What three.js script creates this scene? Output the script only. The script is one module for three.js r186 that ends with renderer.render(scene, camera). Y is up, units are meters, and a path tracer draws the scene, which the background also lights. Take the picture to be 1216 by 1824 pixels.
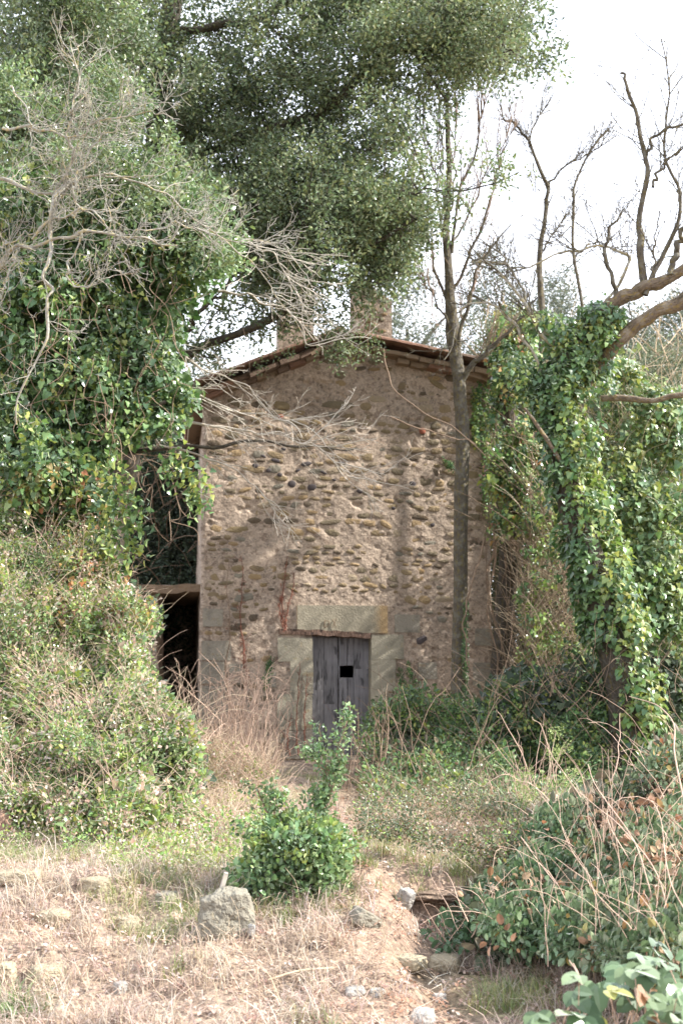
import * as THREE from 'three';
import { mergeGeometries, mergeVertices, toCreasedNormals } from 'three/addons/utils/BufferGeometryUtils.js';

// ---------------------------------------------------------------- camera, sky, sun, exposure
const scene = new THREE.Scene();
const IMG_W = 1216, IMG_H = 1824, F = 2202, EYE = 1.6, PITCH = 8.2 * Math.PI / 180;
const camera = new THREE.PerspectiveCamera(2 * Math.atan(IMG_H / 2 / F) * 180 / Math.PI, IMG_W / IMG_H, 0.1, 3000);
camera.position.set(0, EYE, 0); camera.rotation.x = PITCH;
camera.focus = 7.5; camera.userData.fStop = 4;
scene.add(camera);
const renderer = new THREE.WebGLRenderer({ antialias: true });
renderer.setSize(682, 1024); renderer.shadowMap.enabled = true; renderer.shadowMap.type = THREE.PCFSoftShadowMap;
renderer.toneMapping = THREE.LinearToneMapping; renderer.toneMappingExposure = 2.45;
{
  const w = 256, h = 128, a = new Float32Array(w * h * 4);
  for (let y = 0; y < h; y++) for (let x = 0; x < w; x++) {
    const up = Math.max(0, Math.sin(((y + 0.5) / h - 0.5) * Math.PI)), k = Math.pow(1 - up, 2.2), i = (y * w + x) * 4;
    a[i] = 0.76 + 0.44 * k; a[i + 1] = 0.83 + 0.40 * k; a[i + 2] = 0.98 + 0.34 * k; a[i + 3] = 1;
  }
  const t = new THREE.DataTexture(a, w, h, THREE.RGBAFormat, THREE.FloatType);
  t.mapping = THREE.EquirectangularReflectionMapping; t.magFilter = THREE.LinearFilter; t.minFilter = THREE.LinearFilter; t.needsUpdate = true;
  scene.background = t; scene.environment = t;
}
const SUN = new THREE.Vector3(0.76, 0.6, 0.09).normalize();
const sun = new THREE.DirectionalLight(new THREE.Color(1, 0.955, 0.89), 5);
sun.name = 'sun'; sun.position.copy(SUN).multiplyScalar(60).add(new THREE.Vector3(0, 0, -12)); sun.target.position.set(0, 0, -12);
sun.castShadow = true; sun.shadow.radius = 1.5; sun.shadow.mapSize.set(4096, 4096);
Object.assign(sun.shadow.camera, { left: -20, right: 20, top: 20, bottom: -20, near: 1, far: 140 });
scene.add(sun, sun.target);

// ---------------------------------------------------------------- helpers
const V = (x, y, z) => new THREE.Vector3(x, y, z);
const rng = (s) => () => { s = (s + 0x6d2b79f5) | 0; let t = Math.imul(s ^ (s >>> 15), 1 | s); t = (t + Math.imul(t ^ (t >>> 7), 61 | t)) ^ t; return ((t ^ (t >>> 14)) >>> 0) / 4294967296; };
const lerp = (a, b, t) => a + (b - a) * t, clamp = (x, a = 0, b = 1) => Math.min(b, Math.max(a, x));
const sstep = (a, b, x) => { const t = clamp((x - a) / (b - a)); return t * t * (3 - 2 * t); };
const CP = Math.cos(PITCH), SP = Math.sin(PITCH);
// the point of the place at distance d in front of the viewpoint that the photograph shows at (px, py)
function P(px, py, d) {
  const x = (px - 608) / F, y = -(py - 912) / F, ry = y * CP + SP, rz = -CP + y * SP, k = d / -rz;
  return V(x * k, EYE + ry * k, -d);
}
const hash = (x, y, z) => { let h = Math.imul(x, 374761393) + Math.imul(y, 668265263) + Math.imul(z, 1274126177); h = Math.imul(h ^ (h >>> 13), 1274126177); return ((h ^ (h >>> 16)) >>> 0) / 4294967296; };
function noise(x, y, z = 0) {
  const ix = Math.floor(x), iy = Math.floor(y), iz = Math.floor(z); let fx = x - ix, fy = y - iy, fz = z - iz;
  fx = fx * fx * (3 - 2 * fx); fy = fy * fy * (3 - 2 * fy); fz = fz * fz * (3 - 2 * fz);
  const g = (a, b, c) => hash(ix + a, iy + b, iz + c);
  return lerp(lerp(lerp(g(0, 0, 0), g(1, 0, 0), fx), lerp(g(0, 1, 0), g(1, 1, 0), fx), fy), lerp(lerp(g(0, 0, 1), g(1, 0, 1), fx), lerp(g(0, 1, 1), g(1, 1, 1), fx), fy), fz);
}
const fbm = (x, y, z = 0, o = 4) => { let s = 0, a = 0.5, n = 0; for (let i = 0; i < o; i++) { s += a * noise(x, y, z); n += a; a *= 0.5; x = x * 2 + 17.3; y = y * 2 + 9.1; z = z * 2 + 4.7; } return s / n; };
// noise that repeats every f cells
function pn(u, v, f, s = 0) {
  const x = u * f, y = v * f, ix = Math.floor(x), iy = Math.floor(y); let fx = x - ix, fy = y - iy; fx = fx * fx * (3 - 2 * fx); fy = fy * fy * (3 - 2 * fy);
  const m = (a) => ((a % f) + f) % f, g = (a, b) => hash(m(ix + a), m(iy + b), s);
  return lerp(lerp(g(0, 0), g(1, 0), fx), lerp(g(0, 1), g(1, 1), fx), fy);
}
const pf = (u, v, f, o = 4, s = 0) => { let t = 0, a = 0.5, n = 0; for (let i = 0; i < o; i++) { t += a * pn(u, v, f, s + i); n += a; a *= 0.5; f *= 2; } return t / n; };
function tex(n, fn, srgb) {
  const a = new Uint8Array(n * n * 4);
  for (let y = 0; y < n; y++) for (let x = 0; x < n; x++) { const c = fn((x + 0.5) / n, (y + 0.5) / n), i = (y * n + x) * 4; for (let k = 0; k < 3; k++) { const l = clamp(c[k] ?? c[0]); a[i + k] = 255 * (srgb ? (l <= 0.0031308 ? 12.92 * l : 1.055 * Math.pow(l, 1 / 2.4) - 0.055) : l); } a[i + 3] = 255; }
  const t = new THREE.DataTexture(a, n, n); t.wrapS = t.wrapT = THREE.RepeatWrapping; t.magFilter = THREE.LinearFilter; t.minFilter = THREE.LinearMipmapLinearFilter; t.generateMipmaps = true;
  if (srgb) t.colorSpace = THREE.SRGBColorSpace; t.needsUpdate = true; return t;
}
const scaled = (t, sx, sy = sx) => { const c = t.clone(); c.repeat.set(sx, sy); c.needsUpdate = true; return c; };

class MB {
  constructor() { this.p = []; this.n = []; this.uv = []; this.i = []; }
  tube(pts, rads, sides = 5) {
    const T = V(), Nn = V(), B = V(), q = V(); let len = 0; const base = this.p.length / 3, m = pts.length;
    T.subVectors(pts[1], pts[0]).normalize(); Nn.set(Math.abs(T.y) < 0.9 ? 0 : 1, Math.abs(T.y) < 0.9 ? 1 : 0, 0).cross(T).normalize();
    for (let k = 0; k < m; k++) {
      T.subVectors(pts[Math.min(k + 1, m - 1)], pts[Math.max(k - 1, 0)]).normalize();
      Nn.addScaledVector(T, -Nn.dot(T)).normalize(); B.crossVectors(T, Nn);
      if (k) len += pts[k].distanceTo(pts[k - 1]);
      const r = Array.isArray(rads) ? rads[k] : rads;
      for (let s = 0; s <= sides; s++) {
        const a = s / sides * 2 * Math.PI, c = Math.cos(a), e = Math.sin(a); q.set(0, 0, 0).addScaledVector(Nn, c).addScaledVector(B, e);
        this.p.push(pts[k].x + q.x * r, pts[k].y + q.y * r, pts[k].z + q.z * r); this.n.push(q.x, q.y, q.z); this.uv.push(s / sides * Math.max(0.02, 6.28 * (Array.isArray(rads) ? rads[0] : rads)), len);
      }
    }
    for (let k = 0; k < m - 1; k++) for (let s = 0; s < sides; s++) { const a = base + k * (sides + 1) + s, b = a + sides + 1; this.i.push(a, a + 1, b, a + 1, b + 1, b); }
    return this;
  }
  get empty() { return !this.i.length; }
  geo() {
    const g = new THREE.BufferGeometry();
    g.setAttribute('position', new THREE.Float32BufferAttribute(this.p, 3)); g.setAttribute('normal', new THREE.Float32BufferAttribute(this.n, 3));
    g.setAttribute('uv', new THREE.Float32BufferAttribute(this.uv, 2)); g.setIndex(this.i); return g;
  }
}
const spline = (pts, n) => new THREE.CatmullRomCurve3(pts, false, 'centripetal').getPoints(n);
// a wandering limb through points of the photograph [px, py, d]
function limbPts(list, n, wob, seed) {
  const pts = spline(list.map((a) => P(a[0], a[1], a[2])), n);
  if (wob) pts.forEach((p, i) => { const k = i * 0.37 + seed; p.x += (noise(k, seed) - 0.5) * wob; p.y += (noise(k, seed + 7) - 0.5) * wob; p.z += (noise(k, seed + 13) - 0.5) * wob; });
  return pts;
}
const radii = (n, r0, r1, pow = 1, seed = 0, lump = 0) => Array.from({ length: n }, (_, i) => lerp(r0, r1, Math.pow(i / (n - 1), pow)) * (1 + lump * (noise(i * 0.45, seed) - 0.5)));
function limb(mb, list, n, r0, r1, { wob = 0.05, seed = 1, sides = 8, lump = 0.3, pow = 1 } = {}) { const pts = limbPts(list, n, wob, seed); mb.tube(pts, radii(pts.length, r0, r1, pow, seed, lump), sides); return pts; }
function randDir(R) { const z = R() * 2 - 1, a = R() * 6.2832, s = Math.sqrt(1 - z * z); return V(s * Math.cos(a), z, s * Math.sin(a)); }
function grow(mb, R, start, dir, len, r, lvl, o, tips) {
  const n = Math.max(3, Math.ceil(len / o.seg)), pts = [start.clone()], dirs = []; let d = dir.clone().normalize(), p = start.clone();
  for (let i = 0; i < n; i++) { d = d.clone().addScaledVector(randDir(R), o.curl); d.y += o.up; d.normalize(); p = p.clone().addScaledVector(d, len / n); pts.push(p); dirs.push(d); }
  mb.tube(pts, radii(n + 1, r, Math.max(o.rmin, r * o.taper)), r > 0.02 ? 6 : r > 0.008 ? 4 : 3);
  if (tips) tips.push([p, d, lvl]);
  if (lvl > 0) {
    const kids = Math.round(o.kids * (0.7 + 0.6 * R()));
    for (let k = 0; k < kids; k++) {
      const t = 0.2 + 0.8 * (k + R()) / kids, at = Math.min(n - 1, Math.floor(t * n)), b = pts[at], dd = dirs[at];
      const side = randDir(R); side.addScaledVector(dd, -side.dot(dd)).normalize();
      const a = o.ang * (0.6 + 0.8 * R()), nd = dd.clone().multiplyScalar(Math.cos(a)).addScaledVector(side, Math.sin(a));
      grow(mb, R, b, nd, len * o.ratio * (0.5 + 0.9 * R()) * (1.15 - 0.5 * t), Math.max(o.rmin, lerp(r, r * o.taper, t) * o.rr), lvl - 1, o, tips);
    }
  }
}
// twigs along a limb
function shoots(mb, R, pts, n, len, r, lvl, o, tips, from = 0.1, bias) {
  for (let k = 0; k < n; k++) {
    const f = (from + (1 - from) * R()) * (pts.length - 2), i = Math.floor(f), p = pts[i].clone().lerp(pts[i + 1], f - i), t = pts[i + 1].clone().sub(pts[i]).normalize();
    const s = randDir(R); s.addScaledVector(t, -s.dot(t)).normalize(); const a = o.ang * (0.7 + 0.6 * R());
    const d = t.multiplyScalar(Math.cos(a)).addScaledVector(s, Math.sin(a)); if (bias) d.add(bias).normalize();
    grow(mb, R, p, d, len * (0.5 + 0.9 * R()), r * (0.6 + 0.6 * R()), lvl, o, tips);
  }
}

// things and parts
const taken = {};
const numbered = (n) => { const k = taken[n] = (taken[n] ?? -1) + 1; return k ? n + '_' + String(k).padStart(3, '0') : n; };
function thing(name, label, category, at = V(0, 0, 0), group) {
  const o = new THREE.Group(); o.name = numbered(name); o.position.copy(at); o.userData = { label, category }; if (group) o.userData.group = group; scene.add(o); return o;
}
function put(m, name, parent, world = true) { m.name = name; m.castShadow = m.receiveShadow = true; (parent ?? scene).add(m); if (world && parent && parent.isGroup) m.position.copy(parent.position).negate(); return m; }
function part(name, geo, mat, parent, kind) { const m = put(new THREE.Mesh(geo.isBufferGeometry ? geo : geo.geo(), mat), name, parent); if (kind) m.userData.kind = kind; return m; }

class Leaves {
  constructor(geo, mat) { this.geo = geo; this.mat = mat; this.m = []; this.c = []; this.M = new THREE.Matrix4(); this.x = V(); this.y = V(); this.z = V(); }
  add(p, z, up, s, c) {
    this.z.copy(z).normalize(); this.x.crossVectors(up, this.z); if (this.x.lengthSq() < 1e-6) this.x.set(1, 0, 0).cross(this.z); this.x.normalize(); this.y.crossVectors(this.z, this.x);
    this.M.makeBasis(this.x, this.y, this.z).scale(V(s, s, s)).setPosition(p); this.m.push(...this.M.elements); this.c.push(c[0], c[1], c[2]);
  }
  build(name, parent) {
    const n = this.m.length / 16; if (!n) return null;
    const im = new THREE.InstancedMesh(this.geo, this.mat, n); im.instanceMatrix.array.set(this.m);
    im.instanceColor = new THREE.InstancedBufferAttribute(new Float32Array(this.c), 3);
    put(im, name, parent); im.userData.kind = 'stuff'; return im;
  }
}
// triangles of one leaf, base at the origin, tip at (0, 1), folded along the midrib
const HALF = {
  plain: [[0, 0], [0.27, 0.42], [0, 1]], oval: [[0, 0], [0.2, 0.14], [0.3, 0.42], [0.22, 0.75], [0, 1]],
  ivy: [[0, 0], [0.34, -0.12], [0.5, 0.16], [0.33, 0.4], [0.3, 0.62], [0, 1]], long: [[0, 0], [0.11, 0.3], [0.1, 0.65], [0, 1]],
};
function leafTris(kind, out, m, col) {
  const h = HALF[kind], t = V(), fold = kind === 'ivy' ? 0.12 : 0.3;
  const pt = (x, y) => { t.set(x, y, Math.abs(x) * fold - 0.18 * y * y).applyMatrix4(m); return [t.x, t.y, t.z]; };
  for (const s of [1, -1]) for (let i = 0; i < h.length - 1; i++) {
    const a = pt(h[i][0] * s, h[i][1]), b = pt(h[i + 1][0] * s, h[i + 1][1]), c = pt(0, clamp(h[i][1], 0, 1)), d = pt(0, clamp(h[i + 1][1], 0, 1));
    const tri = (u, v, w) => { out.p.push(...u, ...v, ...w); for (let k = 0; k < 3; k++) out.c.push(...col); };
    if (h[i][0] > 0 && h[i + 1][0] > 0) { tri(c, a, b); tri(c, b, d); } else if (h[i][0] > 0) tri(c, a, b); else tri(a, b, d);
  }
}
function leafGeo(out) { const g = new THREE.BufferGeometry(); g.setAttribute('position', new THREE.Float32BufferAttribute(out.p, 3)); g.setAttribute('color', new THREE.Float32BufferAttribute(out.c, 3)); g.computeVertexNormals(); return g; }
// a spray of leaves in a ball of radius about 1 unit = spread
function sprig(kind, n, L, W, spread, seed, toUp = 0.4) {
  const R = rng(seed), out = { p: [], c: [] }, M = new THREE.Matrix4(), x = V(), y = V(), z = V();
  for (let i = 0; i < n; i++) {
    const c = randDir(R).multiplyScalar(spread * Math.cbrt(R())); y.copy(randDir(R)).addScaledVector(c, 0.8 / spread).normalize();
    z.copy(randDir(R)).add(V(0, toUp * 1.5, 0)); x.crossVectors(y, z).normalize(); z.crossVectors(x, y);
    const l = L * (0.7 + 0.5 * R()); M.makeBasis(x.multiplyScalar(l * W), y.multiplyScalar(l), z.multiplyScalar(l)).setPosition(c);
    const b = 0.7 + 0.6 * R(), h = (R() - 0.5) * 0.35; leafTris(kind, out, M, [b * (1 + h), b, b * (1 - h * 0.6)]);
  }
  return leafGeo(out);
}
// leaves lying like shingles in a patch that faces +z with their tips down
function patch(kind, n, L, size, seed, tilt = 0.7) {
  const R = rng(seed), out = { p: [], c: [] }, M = new THREE.Matrix4(), x = V(), y = V(), z = V();
  for (let i = 0; i < n; i++) {
    const a = -Math.PI / 2 + (R() - 0.5) * 2.4; y.set(Math.cos(a), Math.sin(a), (R() - 0.5) * tilt).normalize(); z.set((R() - 0.5) * tilt * 1.6, (R() - 0.5) * tilt * 1.6 + 0.25, 1); x.crossVectors(y, z).normalize(); z.crossVectors(x, y);
    const l = L * (0.65 + 0.6 * R()); M.makeBasis(x.multiplyScalar(l), y.multiplyScalar(l), z.multiplyScalar(l)).setPosition((R() - 0.5) * size, (R() - 0.5) * size, (R() - 0.3) * size * 0.5);
    const b = 0.7 + 0.6 * R(), h = (R() - 0.5) * 0.4; leafTris(kind, out, M, [b * (1 + h), b, b * (1 - h * 0.6)]);
  }
  return leafGeo(out);
}
// upright blades from the origin
function tuft(n, h, spread, lean, w, seed) {
  const R = rng(seed), out = { p: [], c: [] };
  for (let i = 0; i < n; i++) {
    const a = R() * 6.283, r = spread * Math.sqrt(R()), bx = r * Math.cos(a), bz = r * Math.sin(a), d = R() * 6.283, l = lean * (0.3 + R()), hh = h * (0.4 + 0.8 * R()), ww = w * (0.6 + 0.8 * R()), sx = -Math.sin(d) * ww, sz = Math.cos(d) * ww;
    const q = (t) => [bx + Math.cos(d) * l * hh * t * t, hh * (t - 0.35 * l * t * t), bz + Math.sin(d) * l * hh * t * t], p0 = q(0), p1 = q(0.55), p2 = q(1);
    const L0 = [p0[0] - sx, p0[1], p0[2] - sz], R0 = [p0[0] + sx, p0[1], p0[2] + sz], L1 = [p1[0] - sx * 0.7, p1[1], p1[2] - sz * 0.7], R1 = [p1[0] + sx * 0.7, p1[1], p1[2] + sz * 0.7];
    out.p.push(...L0, ...R0, ...R1, ...L0, ...R1, ...L1, ...L1, ...R1, ...p2);
    const b = 0.65 + 0.7 * R(), g = (R() - 0.5) * 0.2; for (let k = 0; k < 9; k++) out.c.push(b * (1 + g), b, b * (1 - g));
  }
  return leafGeo(out);
}
const inPoly = (x, y, q) => { let r = false; for (let i = 0, j = q.length - 1; i < q.length; j = i++) if ((q[i][1] > y) !== (q[j][1] > y) && x < (q[j][0] - q[i][0]) * (y - q[i][1]) / (q[j][1] - q[i][1]) + q[i][0]) r = !r; return r; };
// n places inside an outline read from the photograph, spread in depth by dAt(px, py, random)
function within(R, poly, n, dAt, keep) {
  const xs = poly.map((a) => a[0]), ys = poly.map((a) => a[1]), x0 = Math.min(...xs), x1 = Math.max(...xs), y0 = Math.min(...ys), y1 = Math.max(...ys), out = [];
  for (let k = 0; out.length < n && k < n * 12; k++) {
    const px = lerp(x0, x1, R()), py = lerp(y0, y1, R()); if (!inPoly(px, py, poly)) continue;
    const p = P(px, py, dAt(px, py, R)); p.px = px; p.py = py; if (!keep || keep(p, px, py)) out.push(p);
  }
  return out;
}
const pick = (R, list) => { const a = list[Math.floor(R() * list.length)], b = list[Math.floor(R() * list.length)], t = R(); return [lerp(a[0], b[0], t), lerp(a[1], b[1], t), lerp(a[2], b[2], t)]; };
function roughen(g, amp, freq, seed = 0, crease) {
  g = g.clone(); g.deleteAttribute('normal'); g.deleteAttribute('uv'); g = mergeVertices(g, 1e-4); const p = g.attributes.position;
  for (let i = 0; i < p.count; i++) {
    const x = p.getX(i), y = p.getY(i), z = p.getZ(i), f = (s) => (fbm(x * freq + s, y * freq + s * 1.7, z * freq + seed, 3) - 0.5) * 2 * amp;
    p.setXYZ(i, x + f(seed + 3), y + f(seed + 11), z + f(seed + 23));
  }
  g = toCreasedNormals(g, crease ?? 0.75); return boxUV(g);
}
function boxUV(g) {
  g = g.index ? g.toNonIndexed() : g; const p = g.attributes.position, uv = new Float32Array(p.count * 2), a = V(), b = V(), c = V();
  for (let i = 0; i < p.count; i += 3) {
    a.fromBufferAttribute(p, i); b.fromBufferAttribute(p, i + 1).sub(a); c.fromBufferAttribute(p, i + 2).sub(a); b.cross(c); const X = Math.abs(b.x), Y = Math.abs(b.y), Z = Math.abs(b.z);
    for (let k = 0; k < 3; k++) { const x = p.getX(i + k), y = p.getY(i + k), z = p.getZ(i + k), j = (i + k) * 2; if (Z >= X && Z >= Y) { uv[j] = x; uv[j + 1] = y; } else if (X >= Y) { uv[j] = z; uv[j + 1] = y; } else { uv[j] = x; uv[j + 1] = z; } }
  }
  g.setAttribute('uv', new THREE.BufferAttribute(uv, 2)); return g;
}
const boxG = (x0, x1, y0, y1, z0, z1, s = 0.12) => new THREE.BoxGeometry(x1 - x0, y1 - y0, z1 - z0, Math.max(1, Math.round((x1 - x0) / s)), Math.max(1, Math.round((y1 - y0) / s)), Math.max(1, Math.round((z1 - z0) / s))).translate((x0 + x1) / 2, (y0 + y1) / 2, (z0 + z1) / 2);
function rock(rx, ry, rz, detail, seed, amp = 0.25, ridges = 0) {
  const g = mergeVertices((() => { const q = new THREE.IcosahedronGeometry(1, detail); q.deleteAttribute('normal'); q.deleteAttribute('uv'); return q; })(), 1e-5), p = g.attributes.position, v = V();
  for (let i = 0; i < p.count; i++) {
    v.fromBufferAttribute(p, i); const m = Math.max(Math.abs(v.x), Math.abs(v.y), Math.abs(v.z)); v.multiplyScalar(lerp(1, 0.78 / m, 0.55));
    const k = 1 + amp * 2 * (fbm(v.x * 1.3 + seed, v.y * 1.3, v.z * 1.3 + seed, 4) - 0.5) + 0.1 * (fbm(v.x * 6 + seed, v.y * 6, v.z * 6, 3) - 0.5) - ridges * Math.pow(1 - Math.abs(2 * fbm(v.x * 2.2, v.y * 3.5 + seed, v.z * 2.2, 3) - 1), 6);
    p.setXYZ(i, v.x * k * rx, v.y * k * ry, v.z * k * rz);
  }
  g.computeVertexNormals(); return boxUV(g);
}

// ---------------------------------------------------------------- materials
const fine = tex(512, (u, v) => [pf(u, v, 16, 5, 1)]), coarse = tex(512, (u, v) => { const a = pf(u, v, 8, 5, 9), b = Math.abs(2 * pf(u, v, 12, 4, 31) - 1); return [0.65 * a + 0.35 * b]; });
const mortarTex = tex(1024, (u, v) => {
  const a = pf(u, v, 6, 5, 40), b = pf(u, v, 40, 4, 44), c = pf(u, v, 90, 2, 60), pitShade = sstep(0.62, 0.75, pf(u, v, 26, 3, 70));  // dark pits: shade of depth put into the mortar colour
  const k = 0.72 + 0.42 * (b - 0.5) + 0.5 * (c - 0.5) + 0.45 * (a - 0.5); return [0.49 * k * (1 - 0.35 * pitShade), 0.385 * k * (1 - 0.38 * pitShade), 0.295 * k * (1 - 0.4 * pitShade)];
}, true);
const stoneTex = tex(512, (u, v) => { const a = pf(u, v, 5, 5, 80), b = pf(u, v * 2, 24, 4, 84), c = sstep(0.6, 0.75, pf(u, v, 10, 4, 88)); const k = 0.6 + 0.7 * a + 0.35 * (b - 0.5); return [k * (1 + 0.12 * c), k, k * (1 - 0.15 * c)]; }, true);
const barkTex = tex(512, (u, v) => { const r = pf(u * 1, v, 14, 4, 100), s = pn(u, v, 48, 104), t = sstep(0.52, 0.66, pf(u, v, 9, 4, 108)), y = sstep(0.6, 0.68, pf(u, v, 16, 3, 112)); let k = 0.45 + 0.7 * r + 0.3 * (s - 0.5); const c = [k * 0.27, k * 0.235, k * 0.185]; return [lerp(lerp(c[0], 0.36, 0.7 * t), 0.36, 0.55 * y), lerp(lerp(c[1], 0.35, 0.7 * t), 0.29, 0.55 * y), lerp(lerp(c[2], 0.29, 0.7 * t), 0.07, 0.55 * y)]; }, true);
const barkBump = tex(512, (u, v) => [0.6 * pf(u, v * 0.5, 24, 4, 101) + 0.4 * Math.abs(2 * pf(u, v, 10, 3, 121) - 1)]);
const lichenTex = tex(512, (u, v) => { const k = 0.6 + 0.7 * pf(u, v, 12, 4, 130), y = sstep(0.56, 0.62, pf(u, v, 9, 4, 134)), g = sstep(0.5, 0.6, pf(u, v, 9, 4, 140)); const c = [0.3 * k, 0.28 * k, 0.24 * k]; return [lerp(lerp(c[0], 0.42, 0.5 * g), 0.40, 0.6 * y), lerp(lerp(c[1], 0.43, 0.5 * g), 0.32, 0.6 * y), lerp(lerp(c[2], 0.36, 0.5 * g), 0.12, 0.6 * y)]; }, true);
const woodTex = tex(512, (u, v) => { const g = pf(u * 1.0, v * 0.0625, 64, 3, 150), w = pf(u, v, 6, 4, 154), l = sstep(0.58, 0.74, pf(u, v * 0.25, 20, 3, 158)); const k = 0.55 + 0.55 * g + 0.5 * (w - 0.5) - 0.5 * l; return [0.215 * k, 0.205 * k, 0.212 * k]; }, true);
const woodBump = tex(512, (u, v) => [pf(u, v * 0.0625, 64, 3, 150)]);
const soilTex = tex(1024, (u, v) => {
  const a = pf(u, v, 5, 5, 170), b = pf(u, v, 50, 4, 174), c = pn(u, v, 230, 178), s = sstep(0.6, 0.72, pf(u + 0.2 * v, v, 70, 2, 180)); const k = 0.62 + 0.5 * (a - 0.5) + 0.75 * (b - 0.5) + 0.35 * (c - 0.5);
  return [lerp(0.44 * k, 0.6, 0.45 * s), lerp(0.355 * k, 0.53, 0.45 * s), lerp(0.28 * k, 0.42, 0.45 * s)];
}, true);
const std = (o) => new THREE.MeshStandardMaterial({ roughness: 0.9, ...o });
const lin = (r, g, b) => new THREE.Color().setRGB(r, g, b);
const M = {
  soil: std({ map: scaled(soilTex, 0.9), bumpMap: scaled(coarse, 2.2), bumpScale: 0.03, vertexColors: true, roughness: 0.97 }),
  mortar: std({ map: scaled(mortarTex, 0.62), bumpMap: scaled(coarse, 3.2), bumpScale: 0.015, roughness: 0.96 }),
  dressed: std({ map: scaled(stoneTex, 1.3), color: lin(0.31, 0.28, 0.21), bumpMap: scaled(fine, 4), bumpScale: 0.006 }),
  dressedOchre: std({ map: scaled(stoneTex, 1.1), color: lin(0.42, 0.27, 0.11), bumpMap: scaled(fine, 4), bumpScale: 0.006 }),
  dressedGrey: std({ map: scaled(stoneTex, 1.9), color: lin(0.27, 0.24, 0.19), bumpMap: scaled(fine, 4), bumpScale: 0.008 }),
  tile: std({ map: scaled(stoneTex, 2.3), color: lin(0.21, 0.115, 0.075), bumpMap: scaled(fine, 5), bumpScale: 0.008 }),
  tileDark: std({ map: scaled(stoneTex, 2.1), color: lin(0.15, 0.1, 0.07), bumpMap: scaled(fine, 5), bumpScale: 0.01 }),
  slab: std({ map: scaled(stoneTex, 1.9), color: lin(0.22, 0.155, 0.1), bumpMap: scaled(coarse, 3), bumpScale: 0.015 }),
  plank: std({ map: scaled(woodTex, 1, 1), bumpMap: scaled(woodBump, 1, 1), bumpScale: 0.006, roughness: 0.85 }),
  beam: std({ map: scaled(woodTex, 1, 1), color: lin(0.8, 0.52, 0.36), bumpMap: scaled(woodBump, 1, 1), bumpScale: 0.012 }),
  bark: std({ map: scaled(barkTex, 3, 2), color: lin(0.4, 0.385, 0.36), bumpMap: scaled(barkBump, 3, 2), bumpScale: 0.015 }),
  barkDark: std({ map: scaled(barkTex, 3, 2), color: lin(0.25, 0.23, 0.22), bumpMap: scaled(barkBump, 3, 2), bumpScale: 0.02 }),
  barkBrown: std({ map: scaled(barkTex, 3, 2), color: lin(0.62, 0.53, 0.46), bumpMap: scaled(barkBump, 3, 2), bumpScale: 0.02 }),
  lichen: std({ map: scaled(lichenTex, 5, 3), bumpMap: scaled(barkBump, 5, 3), bumpScale: 0.006 }),
  deadGrey: std({ map: scaled(stoneTex, 4), color: lin(0.47, 0.42, 0.35) }),
  twigPink: std({ map: scaled(stoneTex, 6), color: lin(0.52, 0.37, 0.28) }),
  twigTan: std({ map: scaled(stoneTex, 6), color: lin(0.5, 0.4, 0.28) }),
  twigBrown: std({ map: scaled(stoneTex, 6), color: lin(0.25, 0.175, 0.12) }),
  creeperRed: std({ map: scaled(stoneTex, 6), color: lin(0.19, 0.075, 0.05) }),
  rock: std({ map: scaled(stoneTex, 3.2), color: lin(0.215, 0.195, 0.15), bumpMap: scaled(coarse, 5), bumpScale: 0.02 }),
  rockTan: std({ map: scaled(stoneTex, 3), color: lin(0.32, 0.265, 0.18), bumpMap: scaled(coarse, 5), bumpScale: 0.02 }),
  rockBrown: std({ map: scaled(stoneTex, 5), color: lin(0.33, 0.21, 0.15), bumpMap: scaled(coarse, 6), bumpScale: 0.015 }),
  rockWhite: std({ map: scaled(stoneTex, 4), color: lin(0.33, 0.31, 0.28), bumpMap: scaled(coarse, 5), bumpScale: 0.015 }),
  soilDark: std({ map: scaled(soilTex, 1.2), color: lin(0.5, 0.42, 0.36), bumpMap: scaled(coarse, 3), bumpScale: 0.03 }),
};
const leafMat = (gloss, through = 0.4) => new THREE.MeshPhysicalMaterial({ vertexColors: true, side: THREE.DoubleSide, roughness: 0.92, transmission: through, thickness: 0, clearcoat: gloss, clearcoatRoughness: 0.23 });
const LM = { glossy: leafMat(1), semi: leafMat(0.55), dull: leafMat(0.12), straw: new THREE.MeshPhysicalMaterial({ vertexColors: true, side: THREE.DoubleSide, roughness: 0.95, transmission: 0.3, thickness: 0 }) };
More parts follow.
